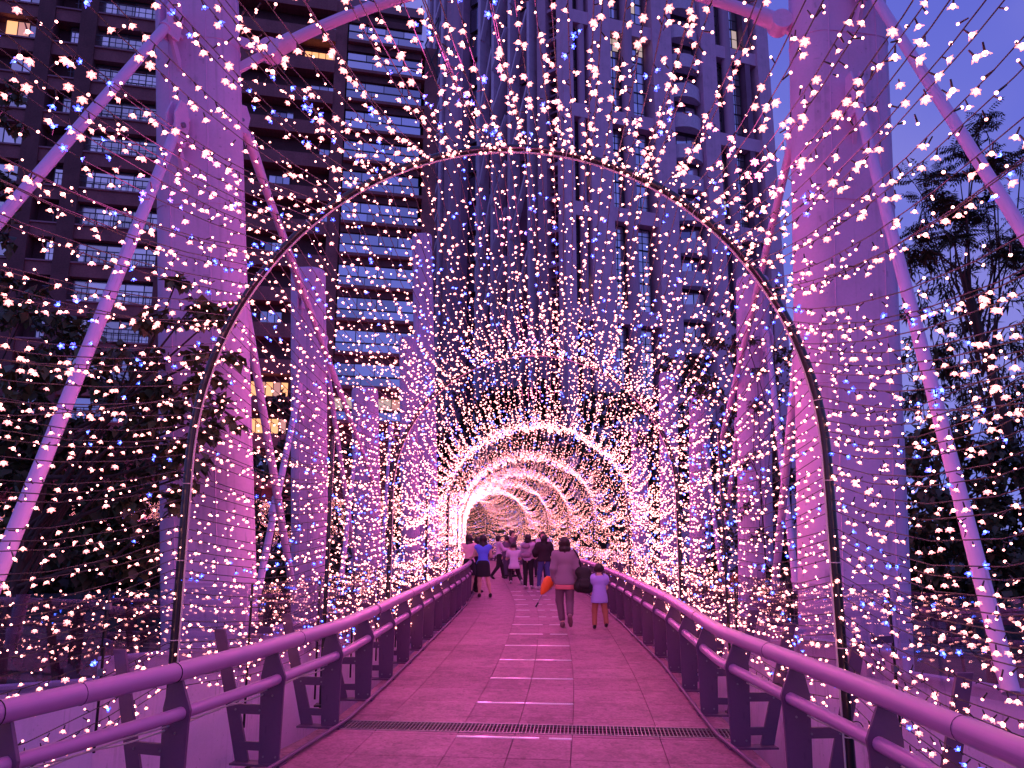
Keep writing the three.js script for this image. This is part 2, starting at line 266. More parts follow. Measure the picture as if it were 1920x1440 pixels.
// ---------------------------------------------------------------- black tube arches that carry the lights
const offL = tab([[-6, 3.3], [0, 3.25], [3, 2.95], [5.8, 2.43], [8, 2.06], [10.4, 1.92], [90, 1.9]]);
const offR = tab([[-6, 2.7], [0, 2.65], [3, 2.6], [5.8, 2.41], [8, 2.05], [10.4, 1.92], [90, 1.9]]);
const topH = tab([[-6, 4.9], [5.8, 4.82], [10.4, 4.16], [16.5, 4.08], [90, 4.05]]);
const SPRING = 2.25;
// point of the tunnel's cross section at station d: k from 0 (left foot) to 1 (right foot)
const LEN = (() => { const f = (d) => { const w = (offL(d) + offR(d)) / 2, h = topH(d) - SPRING; return Math.PI * (3 * (w + h) - Math.sqrt((3 * w + h) * (w + 3 * h))) / 2; }; return f; })();
function section(d, k, y0 = 0.0) {
  const L = offL(d), R = offR(d), w = (L + R) / 2, mid = (R - L) / 2, h = topH(d) - SPRING, leg = SPRING - y0, arc = LEN(d), s = k * (2 * leg + arc);
  if (s < leg) return [-L, y0 + s];
  if (s > leg + arc) return [R, y0 + (2 * leg + arc - s)];
  const q = (s - leg) / arc * Math.PI; // near enough to arc length for a nearly round arch
  return [mid - w * Math.cos(q), SPRING + h * Math.sin(q)];
}
const ARCHES = [-0.8, 5.8, 10.4]; for (let d = 16.5; d < DMAX - 1; d += 6.2) ARCHES.push(d);
ARCHES.forEach((d, i) => {
  if (i === 0) return;
  const lab = i === 1 ? 'black tube arch nearest the viewer, spanning the whole picture' : i === 2 ? 'second black tube arch, its curved legs showing before the tunnel grows dense' : 'black tube arch half hidden in the dense fairy lights down the tunnel';
  const t = thing('light_arch', lab, 'arch', i > 2 ? 'arches far down the tunnel of lights' : undefined);
  const pts = []; for (let j = 0; j <= 64; j++) { const [o, y] = section(d, j / 64, -0.02); pts.push(at(d, o, y)); }
  const r = i === 1 ? 0.034 : 0.03;
  part('tube', new THREE.TubeGeometry(new THREE.CatmullRomCurve3(pts), 120, r, 10), M.black, t);
  if (i < 4) { // thin conduit tied along it, couplings and feet
    const p2 = []; for (let j = 0; j <= 64; j++) { const [o, y] = section(d, j / 64, -0.02); const [o2, y2] = [o * 0.982, SPRING + (y - SPRING) * (y > SPRING ? 0.982 : 1)]; p2.push(at(d - 0.02, o2, y2)); }
    part('tied_cable', new THREE.TubeGeometry(new THREE.CatmullRomCurve3(p2), 120, 0.007, 6), M.cable, t);
    const rings = []; for (let j = 2; j < 64; j += 3) { const a = pts[j], dd = pts[j + 1].clone().sub(pts[j - 1]).normalize(); rings.push(new THREE.TorusGeometry(r + 0.006, 0.004, 5, 14).applyQuaternion(new THREE.Quaternion().setFromUnitVectors(V(0, 0, 1), dd)).translate(a.x, a.y, a.z)); }
    part('cable_tie', merge(rings), M.cable, t);
    for (const e of [0, 64]) part('foot_plate', rbox(0.16, 0.02, 0.16).translate(pts[e].x, 0.012, pts[e].z), M.black, t);
  }
});
// slim posts half way between the arches
const POSTD = []; for (let i = 0; i + 1 < ARCHES.length; i++) POSTD.push((ARCHES[i] + ARCHES[i + 1]) / 2);
POSTD.forEach((d, i) => {
  if (i === 0 || i > 4) return;
  for (const s of [-1, 1]) {
    const near = i === 1, t = thing('light_post', near ? `slim black post under the fairy lights between the first two arches, ${s < 0 ? 'left' : 'right'} side` : `slim black post amid the fairy lights on the ${s < 0 ? 'left' : 'right'} side, beyond the second arch`, 'post', near ? undefined : `posts beyond the second arch, ${s < 0 ? 'left' : 'right'} side`);
    const o = s < 0 ? -offL(d) : offR(d), H = near ? 2.75 : 2.6, p = at(d, o, 0);
    part('pole', bar(p.clone().setY(-0.02), p.clone().setY(H), s < 0 ? 0.022 : 0.014, s < 0 ? 0.022 : 0.014, 10), M.black, t);
    part('foot_plate', rbox(0.12, 0.02, 0.12).translate(p.x, 0.012, p.z), M.black, t);
    part('cap', new THREE.SphereGeometry(0.023, 8, 6).translate(p.x, H, p.z), M.black, t);
  }
});

// ---------------------------------------------------------------- the strings of fairy lights
const WARM = [11, 3.5, 3.3], BLUE = [0.8, 2.0, 13];
const warmCore = emit(...WARM), warmPetal = emit(1.9, 0.53, 0.48, [0.6, 0.45, 0.45]);  // petal covers glow; their pink also imitates the halo fringe
const blueCore = emit(...BLUE), blueHalo = emit(0.09, 0.22, 3.0, [0.3, 0.4, 0.6]);  // glowing petals added round bare blue bulbs to imitate their halo
function grouped(list) { // [geometry, material index]: one geometry with a group for each
  const gs = list.map(([g]) => clean(g)), out = mergeGeometries(gs); let n = 0; gs.forEach((g, i) => { const c = g.attributes.position.count; out.addGroup(n, c, list[i][1]); n += c; }); return out;
}
function flowerGeo(petals, rad, core, stem) { // hangs along -y from the wire at the origin
  const L = [[new THREE.CylinderGeometry(0.0032, 0.0042, stem, 5).translate(0, -stem / 2, 0), 0], [new THREE.IcosahedronGeometry(core, 1).translate(0, -stem - core * 0.9, 0), 1]];
  if (petals) {
    const pos = [], c = -stem - 0.002;
    for (let i = 0; i < petals; i++) {
      const a = i / petals * 2 * Math.PI, w = 0.42, P = (r, an, y) => [Math.cos(a + an) * r, c + y, Math.sin(a + an) * r];
      const A = P(0.004, 0, 0), B = P(rad * 0.72, -w, -0.010), C = P(rad, 0, -0.006 - rad * 0.35), D = P(rad * 0.72, w, -0.010), E = P(rad * 0.62, 0, -0.014);
      for (const t of [[A, B, E], [A, E, D], [B, C, E], [E, C, D]]) pos.push(...t.flat());
    }
    const g = new THREE.BufferGeometry(); g.setAttribute('position', new THREE.Float32BufferAttribute(pos, 3)); g.setAttribute('uv', new THREE.Float32BufferAttribute(new Float32Array(pos.length / 3 * 2), 2)); g.computeVertexNormals(); L.push([g, 2]);
  }
  return grouped(L);
}
const FLOWER = flowerGeo(6, 0.023, 0.0095, 0.028), BARE = flowerGeo(0, 0, 0.006, 0.034), STAR = flowerGeo(5, 0.021, 0.0075, 0.03);  // STAR: bare blue bulb with petals shaped like its halo
const bulbGeoFar = new THREE.OctahedronGeometry(0.0066, 0).translate(0, -0.03, 0), flowerMid = flowerGeo(5, 0.021, 0.0095, 0.024), bareMid = new THREE.OctahedronGeometry(0.007, 0).translate(0, -0.03, 0);
const warmMats = [M.wire, warmCore, warmPetal], blueMats = [M.wire, blueCore, blueHalo];
const camUp = THREE.MathUtils.degToRad(10.81);
function inFrame(p, m = 1.02) { const z = -p.z, y = p.y - 1.75, dd = z * Math.cos(camUp) + y * Math.sin(camUp), h = y * Math.cos(camUp) - z * Math.sin(camUp); return dd > 0.5 && Math.abs(p.x / dd) < 0.6667 * m && Math.abs(h / dd) < 0.5 * m; }
const NSTR = 132;
const lampSpots = [];
for (let n = 0; n < NSTR; n++) {
  const k = (n + 0.5) / NSTR, side = k < 0.27 ? 0 : k > 0.73 ? 2 : 1;
  const labs = ['string of warm and blue fairy lights draped along the left wall of the tunnel', 'string of warm and blue fairy lights draped overhead from arch to arch', 'string of warm and blue fairy lights draped along the right wall of the tunnel'];
  const t = thing('fairy_light_string', labs[side], 'string lights', ['fairy light strings on the left wall', 'fairy light strings overhead', 'fairy light strings on the right wall'][side]);
  // supports along the way
  const sup = []; const low = section(7, k, 0.6)[1] < 2.6;
  for (let i = 0; i < ARCHES.length; i++) { sup.push(ARCHES[i]); if (low && i + 1 < ARCHES.length) sup.push(POSTD[i] + (i > 1 ? rr(-0.8, 0.8) : 0)); }
  const sags = sup.map((s, i) => { const len = i + 1 < sup.length ? sup[i + 1] - s : 4; return (low ? 0.022 : 0.0125) * len * len * rr(0.82, 1.2); });
  const jit = sup.map(() => rr(-0.4, 0.4) / NSTR);
  const sideSag = rr(-0.5, 0.5);
  const pos = (d) => {
    let i = 0; while (i < sup.length - 2 && sup[i + 1] < d) i++;
    const q = clamp((d - sup[i]) / (sup[i + 1] - sup[i]), 0, 1), sag = sags[i] * 4 * q * (1 - q);
    // straight from one support to the next, hanging in between
    const kk = (j) => clamp(k + jit[j], 0.001, 0.999), A = section(sup[i], kk(i), 0.6), B = section(sup[i + 1], kk(i + 1), 0.6);
    let p;
    if (sup[i + 1] < 24) { const a = at(sup[i], A[0], A[1]), b = at(sup[i + 1], B[0], B[1]); p = a.lerp(b, q); } else p = at(d, lerp(A[0], B[0], q), lerp(A[1], B[1], q));
    p.y -= sag; p.x += sideSag * 0.12 * sag; return p;
  };
  const D0 = 0.6, D1 = DMAX - 1.5, wp = [];
  for (let d = D0; d < D1; d += d < 12 ? 0.22 : d < 24 ? 0.5 : 1.0) wp.push(pos(d));
  part('wire', new THREE.TubeGeometry(new THREE.CatmullRomCurve3(wp), wp.length, 0.0034, 4), M.wire, t);
  // bulbs
  const far = { warm: [], warmBare: [], blue: [], warmOct: [], blueOct: [] };
  const q = new THREE.Quaternion(), down = V(0, -1, 0), one = V(1, 1, 1);
  let blueRun = 0;
  for (let d = D0 + rr(0, 0.1); d < D1; ) {
    const p = pos(d);
    if (blueRun <= 0 && rnd() < 0.045) blueRun = 1 + Math.floor(rnd() * 4);
    const blue = blueRun-- > 0 && rnd() < 0.8, flower = !blue && rnd() < 0.5, dead = rnd() < 0.03;
    const dir = V(rr(-0.8, 0.8), flower ? -1 : rr(-1, 0.7), rr(-0.8, 0.8)).normalize();
    q.setFromUnitVectors(down, dir);
    if (rnd() < 0.4) p.addScaledVector(dir, rr(0, 0.045));
    const m4 = new THREE.Matrix4().compose(p, q, one.clone().multiplyScalar(rr(0.8, 1.2)).multiply(V(1, 1, 1)));
    if (!dead) {
      if (d < 5.4 && inFrame(p)) {
        const b = new THREE.Mesh(blue ? STAR : flower ? FLOWER : BARE, blue ? blueMats : warmMats); b.name = blue ? 'blue_bulb' : 'warm_bulb'; b.applyMatrix4(m4); b.castShadow = b.receiveShadow = true; t.add(b);
      } else if (d < 11 + 10 * ((n * 7919 + Math.floor(d * 50) * 104729) % 997) / 997) (blue ? far.blue : flower ? far.warm : far.warmBare).push(m4);
      else (blue ? far.blueOct : far.warmOct).push(m4);
      if (side === 1 && Math.abs(k - 0.5) < 0.012 && d > 1) lampSpots.push(p.clone());
    }
    d += d < 8 ? rr(0.062, 0.135) : d < 14 ? rr(0.055, 0.11) : d < 38 ? rr(0.07, 0.125) : rr(0.045, 0.075);
  }
  const inst = (name, g, m, list) => { if (!list.length) return; const o = new THREE.InstancedMesh(g, m, list.length); list.forEach((x, i) => o.setMatrixAt(i, x)); o.name = name; o.userData.kind = 'stuff'; o.castShadow = o.receiveShadow = true; t.add(o); };
  inst('warm_bulbs', flowerMid, warmMats, far.warm); inst('small_warm_bulbs', bareMid, warmCore, far.warmBare); inst('blue_bulbs', STAR, blueMats, far.blue);
  inst('far_warm_bulbs', bulbGeoFar, warmCore, far.warmOct); inst('far_blue_bulbs', bulbGeoFar, blueCore, far.blueOct);
}
// the light they give together
{
  let last = -9;
  for (let d = 1.4; d < DMAX - 3; d += 2.6) for (const k of [0.31, 0.5, 0.69]) { const [o, y] = section(d, k, 0.6), p = at(d, o * 0.8, y - 0.4); const l = new THREE.PointLight(new THREE.Color().setRGB(1, 0.10, 0.52), 2.4); l.position.copy(p); l.castShadow = true; l.shadow.radius = 8; l.name = 'fairy_light_glow'; scene.add(l); }
}
// ---------------------------------------------------------------- white pylons beside the bridge, their brackets, stay rods and cross tubes
// a pixel of the photograph as a direction, to place far things: metres right and up at a distance ahead
const aim = (u, v, z) => { const f = 1440, p = Math.atan(275 / 1440), X = (u - 960) / f, Y = -(v - 720) / f, dz = Math.cos(p) - Y * Math.sin(p), dy = Y * Math.cos(p) + Math.sin(p); return W3(X / dz * z, 1.75 + dy / dz * z, z); };
function stadium(w, t, seg = 12) { const pts = [], r = t / 2, h = w / 2 - r; for (let i = 0; i <= seg; i++) { const a = -Math.PI / 2 + Math.PI * i / seg; pts.push([h + r * Math.cos(a), r * Math.sin(a)]); } for (let i = 0; i <= seg; i++) { const a = Math.PI / 2 + Math.PI * i / seg; pts.push([-h + r * Math.cos(a), r * Math.sin(a)]); } return pts; }
function columnGeo(foot, head, w, t, turn) { // lofted stadium section with a softly rounded head
  const sec = stadium(w, t), N = sec.length, rows = [], H = head.clone().sub(foot);
  for (let i = 0; i <= 14; i++) rows.push([i / 14 * 0.985, 1]);
  const L = H.length(); for (const [y, s] of [[1 - 0.16 / L, 1], [1 - 0.09 / L, 0.985], [1 - 0.04 / L, 0.95], [1 - 0.012 / L, 0.88], [1, 0.78]]) rows.push([y, s]);
  rows.sort((a, b) => a[0] - b[0]);
  const pos = [], uv = [], idx = [], c = Math.cos(turn), s = Math.sin(turn);
  rows.forEach(([k, sc], j) => { const m = foot.clone().addScaledVector(H, k); let run = 0; for (let i = 0; i <= N; i++) { const [x, z] = sec[i % N]; if (i) run += Math.hypot(x - sec[i - 1][0], z - sec[i - 1][1]); pos.push(m.x + (x * c - z * s) * sc, m.y, m.z + (x * s + z * c) * sc); uv.push(run / 3, k * L / 3); if (j && i) { const a = j * (N + 1) + i, b = a - N - 1; idx.push(a - 1, a, b, a - 1, b, b - 1); } } });
  const base = (rows.length - 1) * (N + 1); pos.push(head.x, head.y, head.z); uv.push(0, 0); for (let i = 0; i < N; i++) idx.push(base + i + 1, base + i, base + N + 1);
  const g = new THREE.BufferGeometry(); g.setAttribute('position', new THREE.Float32BufferAttribute(pos, 3)); g.setAttribute('uv', new THREE.Float32BufferAttribute(uv, 2)); g.setIndex(idx); g.computeVertexNormals(); return g;
}
function bracket(parent, onFace, node, size = 1) { // two arms from the pylon's face to a clevis that holds a rod
  const b = new THREE.Group(); b.name = 'bracket'; parent.add(b);
  const d = node.clone().sub(onFace); d.y = 0; const side = V(-d.z, 0, d.x).normalize();
  for (const [dy, nm] of [[0.2, 'arm'], [-0.14, 'arm']]) part(nm, beam(onFace.clone().add(V(0, dy * size, 0)), node.clone().add(V(0, dy * size * 0.8, 0)), 0.07 * size, 0.045 * size), M.rod, b);
  part('strut', beam(onFace.clone().add(V(0, -0.85 * size, 0)), node.clone().add(V(0, -0.16 * size, 0)), 0.05 * size, 0.08 * size), M.rod, b);
  part('clevis', merge([-1, 1].map((q) => { const s = new THREE.Shape(); s.moveTo(-0.1, -0.26); s.lineTo(0.1, -0.26); s.lineTo(0.15, 0.1); s.lineTo(0.06, 0.32); s.lineTo(-0.08, 0.32); s.lineTo(-0.15, 0.05); s.closePath(); const g = new THREE.ExtrudeGeometry(s, { depth: 0.02, bevelEnabled: true, bevelSize: 0.004, bevelThickness: 0.004, bevelSegments: 1 }); g.scale(size, size, size); g.rotateY(Math.atan2(-d.z, d.x)); return g.translate(node.x + side.x * q * 0.06 * size, node.y, node.z + side.z * q * 0.06 * size); })), M.rod, b);
  part('pin', bar(node.clone().addScaledVector(side, -0.1 * size), node.clone().addScaledVector(side, 0.1 * size), 0.035 * size, 0.035 * size, 10), M.bolt, b);
}
function pylon(label, u0, v0, u1, v1, z, width, thick, turn, H = null) { // through two points of its axis, down to the ground
  const a = aim(u0, v0, z), b = aim(u1, v1, z), d = b.clone().sub(a), foot = a.clone().addScaledVector(d, (-6 - a.y) / d.y), head = H ? a.clone().addScaledVector(d, (H - a.y) / d.y) : b;
  const t = thing('pylon', label, 'pylon');
  part('column', columnGeo(foot, head, width, thick, turn), M.white, t);
  // weld rings and the raised seams where the curved ends meet the flat faces
  const rings = [], c = Math.cos(turn), s = Math.sin(turn), q = (y, lx, lz) => { const m = a.clone().addScaledVector(d, (y - a.y) / d.y); return V(m.x + lx * c - lz * s, y, m.z + lx * s + lz * c); };
  for (let y = -1.2; y < head.y - 0.8; y += 2.35) { const pts = stadium(width + 0.004, thick + 0.004, 8).map(([x, z]) => q(y, x, z)); rings.push(new THREE.TubeGeometry(new THREE.CatmullRomCurve3(pts, true), 60, 0.006, 5, true)); }
  part('weld_seam', merge(rings), M.white, t);
  for (const e of [-1, 1]) part('edge_seam', bar(q(-1, e * (width - thick) / 2, thick / 2 + 0.001), q(head.y - 0.3, e * (width - thick) / 2, thick / 2 + 0.001), 0.009, 0.009, 6), M.white, t);
  t.userData.axis = undefined; delete t.userData.axis;
  return { t, on: (y) => a.clone().addScaledVector(d, (y - a.y) / d.y), thick, width };
}
function rod(label, a, b, r = 0.06, sleeve = null) {
  const t = thing('stay_rod', label, 'stay rod');
  part('rod', bar(a, b, r, r, 14), M.rod, t);
  const d = b.clone().sub(a).normalize();
  part('end_fitting', merge([bar(a, a.clone().addScaledVector(d, 0.22), r * 0.75, r * 1.25, 12), bar(b.clone().addScaledVector(d, -0.22), b, r * 1.25, r * 0.75, 12)]), M.rod, t);
  if (sleeve) part('turnbuckle', bar(a.clone().lerp(b, sleeve), a.clone().lerp(b, sleeve + 0.09), r * 1.55, r * 1.55, 12), M.rod, t);
}
const PL = [
  pylon('broad white pylon nearest on the left, rising out of the picture beside leafy branches', 392, 1095, 372, 100, 9.5, 1.14, 0.62, 0.1, 14),
  pylon('second white pylon on the left, its rounded head before the dark balconies', 581, 1080, 578, 506, 15.5, 0.73, 0.5, 0.1),
  pylon('short white pylon with a flat head below the lit window, third on the left', 690, 1060, 684, 728, 20.5, 0.72, 0.5, 0.1),
  pylon('white pylon of middle height, fourth on the left', 770, 1050, 765, 633, 26, 0.62, 0.48, 0.1),
  pylon('tall slim white pylon before the edge of the banded apartment block', 803, 1040, 791, 440, 31, 0.86, 0.5, 0.1),
];
const PR = [
  pylon('broadest white pylon, nearest on the right, before the open sky', 1601, 1095, 1572, 100, 9.4, 1.34, 0.66, -0.16, 14),
  pylon('white pylon second from the viewer on the right, wound with twigs', 1417, 1060, 1411, 520, 15.4, 0.68, 0.5, -0.1),
  pylon('short white pylon with a flat head on the right, third from the viewer', 1313, 1050, 1311, 723, 20.2, 0.54, 0.46, -0.1),
  pylon('white pylon on the right, fourth from the viewer', 1256, 1040, 1253, 699, 25.5, 0.62, 0.46, -0.1),
  pylon('white pylon on the right, farthest, among the densest lights', 1202, 1030, 1198, 800, 31, 0.66, 0.46, -0.1),
];
// stay rods: pylon bracket to deck outrigger
function stay(label, P, y, node, end, r, sleeve, size = 1, br = true) { if (br) { const f = P.on(node.y); bracket(P.t, f.clone().add(V(0, 0, 0)).lerp(node, 0.25), node, size); } rod(label, node, end, r, sleeve); }
stay('thick white stay rod slanting from mid-height of the nearest left pylon to the lower left', PL[0], 0, aim(333, 236, 9.0), aim(-110, 1340, 5.2), 0.062, null);
stay('thick white stay rod slanting left from the top bracket of the nearest left pylon', PL[0], 0, aim(321, 38, 9.0), aim(-240, 690, 6.0), 0.062, null);
stay('thick white stay rod slanting from mid-height of the nearest right pylon to the lower right', PR[0], 0, aim(1606, 182, 8.9), aim(1896, 1300, 5.7), 0.062, null);
stay('thick white stay rod crossing the open sky from the top of the nearest right pylon', PR[0], 0, aim(1620, -38, 8.9), aim(2080, 690, 6.0), 0.062, null);
stay('white stay rod running from the nearest left pylon down behind the second left pylon', PL[0], 0, aim(452, 228, 9.9), aim(700, 905, 20), 0.062, null, 0.7);
stay('white stay rod from behind the nearest left pylon down to the deck', PL[0], 0, aim(448, 500, 10.2), aim(553, 1128, 13.4), 0.06, null, 0.6, false);
stay('white stay rod with a thick sleeve beside the second left pylon', PL[1], 0, aim(559, 740, 15.0), aim(482, 1118, 12.0), 0.058, 0.58, 0.8);
stay('white stay rod from the head of the second left pylon to the nearest left pylon', PL[1], 0, aim(566, 560, 15.1), aim(470, 255, 10.4), 0.045, null, 0.8);
stay('white stay rod from the second left pylon down to the right', PL[1], 0, aim(606, 640, 15.7), aim(668, 1065, 19), 0.055, null, 0.6);
stay('white stay rod between the second and third left pylons, leaning left', PL[2], 0, aim(672, 800, 20.1), aim(640, 1085, 16.6), 0.05, null, 0.7);
stay('white stay rod leaning left from the fourth left pylon', PL[3], 0, aim(732, 810, 25.5), aim(716, 1050, 21), 0.05, null, 0.7);
stay('white stay rod leaning towards the viewer from behind the nearest right pylon', PR[0], 0, aim(1497, 640, 10.2), aim(1452, 1110, 13.2), 0.06, null, 0.6, false);
stay('white stay rod slanting left from the nearest right pylon', PR[0], 0, aim(1486, 260, 9.9), aim(1352, 830, 17.5), 0.06, null, 0.6);
stay('white stay rod leaning right from the second right pylon towards the viewer', PR[1], 0, aim(1440, 640, 15.0), aim(1494, 1110, 12.2), 0.055, null, 0.8);
stay('white stay rod leaning left between the second and third right pylons', PR[1], 0, aim(1384, 800, 15.9), aim(1350, 1075, 18.6), 0.055, null, 0.6);
stay('white stay rod leaning right from the third right pylon', PR[2], 0, aim(1322, 830, 19.8), aim(1352, 1075, 16.4), 0.05, null, 0.7);
// cross tubes, arched over the walkway from pylon to pylon
function crossTube(label, a, b, rise, r, P, Q) {
  const t = thing('cross_tube', label, 'cross tube'), pts = []; for (let i = 0; i <= 16; i++) { const k = i / 16; pts.push(a.clone().lerp(b, k).add(V(0, rise * 4 * k * (1 - k), 0))); }
  part('tube', new THREE.TubeGeometry(new THREE.CatmullRomCurve3(pts), 48, r, 14), M.rod, t);
  for (const [e, n, S] of [[a, pts[1], P], [b, pts[15], Q]]) {
    const d = n.clone().sub(e).normalize(); part('socket', bar(e.clone().addScaledVector(d, -0.12), e.clone().addScaledVector(d, 0.34), r * 1.5, r * 1.5, 14), M.rod, t);
    const f = S.on(e.y); part('gusset', merge([beam(f.clone().add(V(0, 0.34, 0)), e, 0.06, 0.12), beam(f.clone().add(V(0, -0.62, 0)), e, 0.06, 0.12), new THREE.CylinderGeometry(r * 1.8, r * 1.8, 0.24, 16).rotateX(Math.PI / 2).translate(e.x, e.y, e.z)]), M.rod, t);
  }
}
crossTube('white arched tube joining the two nearest pylons high over the walkway', aim(508, 96, 9.5), aim(1462, 44, 9.4), 0.95, 0.078, PL[0], PR[0]);
// ---------------------------------------------------------------- buildings behind: a block frame turned to its facade
const brickMap = noiseTex(256, (u, v) => { const k = 0.8 + 0.25 * (tnoise(u, v, 64, 13) - 0.5) + 0.2 * (tnoise(u, v, 8, 14) - 0.5) - (((v * 32) % 1) < 0.14 ? 0.12 : 0); return [k, k * 0.97, k * 0.98]; });
const B = {
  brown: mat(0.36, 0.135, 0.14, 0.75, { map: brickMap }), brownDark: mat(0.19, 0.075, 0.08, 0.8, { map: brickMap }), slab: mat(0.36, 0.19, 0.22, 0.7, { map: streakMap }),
  frame: mat(0.05, 0.04, 0.055, 0.5), balustrade: mat(0.10, 0.08, 0.11, 0.5),
  pale: mat(0.72, 0.58, 0.72, 0.6, { map: streakMap }), stoneT: mat(0.78, 0.47, 0.63, 0.65, { map: streakMap }), darkT: mat(0.26, 0.125, 0.2, 0.6, { map: streakMap }), midT: mat(0.55, 0.33, 0.46, 0.6, { map: streakMap }),
  lit: emit(1.5, 0.62, 0.22), litSoft: emit(0.62, 0.26, 0.2), litPale: emit(0.5, 0.36, 0.30),
};
const paneMats = [0.80, 0.68, 0.52, 0.84, 0.6].map((k, i) => mat(k, k * 0.98, k, 0.06 + 0.03 * i, { metalness: 0.96 }));
const darkPane = mat(0.3, 0.28, 0.36, 0.08, { metalness: 0.9 });
const pick = (a) => a[Math.floor(rnd() * a.length)];
// a facade frame: t runs along the facade (metres), y up, o outwards towards the viewer
class Facade {
  constructor(x, z, ang) { this.o = W3(x, 0, z); this.d = V(Math.sin(ang), 0, -Math.cos(ang)); this.n = V(Math.cos(ang), 0, Math.sin(ang)); if (this.n.dot(this.o) > 0) this.n.negate(); const s = new THREE.Vector3().crossVectors(this.d, V(0, 1, 0)).dot(this.n) > 0 ? 1 : -1; this.m = new THREE.Matrix4().makeBasis(s > 0 ? this.d : this.d.clone(), V(0, 1, 0), this.n).setPosition(this.o); this.flip = this.m.determinant() < 0; }
  place(g) { g.applyMatrix4(this.m); if (this.flip) { if (!g.index) g.setIndex([...Array(g.attributes.position.count).keys()]); const a = g.index.array; for (let i = 0; i < a.length; i += 3) { const q = a[i]; a[i] = a[i + 1]; a[i + 1] = q; } } return g; }
  box(t0, t1, y0, y1, o0, o1) { const g = box(Math.min(t0, t1), Math.max(t0, t1), y0, y1, o0, o1); const uv = g.attributes.uv, sx = Math.abs(t1 - t0), sy = y1 - y0; for (let i = 0; i < uv.count; i++) uv.setXY(i, uv.getX(i) * sx / 4, uv.getY(i) * sy / 4); return this.place(g); }
  diag(ta, ya, tb, yb, w, o0, o1) { return this.place(beam(V(ta, ya, (o0 + o1) / 2), V(tb, yb, (o0 + o1) / 2), Math.abs(o1 - o0), w, V(0, 0, 1)).clone()); }
  t(u, off = 0) { const k = (u - 960) / 1440 / 0.982, o = this.o.clone().addScaledVector(this.n, off); /* x = k' * depth on the ground plane */ return (k * -o.z * 1 - o.x) / (this.d.x + k * this.d.z); }
}
function glazed(F, parent, t0, t1, y0, y1, o, nx, ny, mats, frameMat = B.frame) { // a window: every pane its own mesh in a frame
  const w = new THREE.Group(); w.name = 'window'; parent.add(w); const fr = [], b = 0.06;
  for (let i = 0; i < nx; i++) for (let j = 0; j < ny; j++) part('pane', F.box(lerp(t0, t1, i / nx) + b / 2, lerp(t0, t1, (i + 1) / nx) - b / 2, lerp(y0, y1, j / ny) + b / 2, lerp(y0, y1, (j + 1) / ny) - b / 2, o, o + 0.03), Array.isArray(mats) ? pick(mats) : mats, w);
  for (let i = 0; i <= nx; i++) fr.push(F.box(lerp(t0, t1, i / nx) - b / 2, lerp(t0, t1, i / nx) + b / 2, y0, y1, o - 0.02, o + 0.08)); for (let j = 0; j <= ny; j++) fr.push(F.box(t0, t1, lerp(y0, y1, j / ny) - b / 2, lerp(y0, y1, j / ny) + b / 2, o - 0.02, o + 0.075));
  part('window_frame', merge(fr), frameMat, w); return w;
}
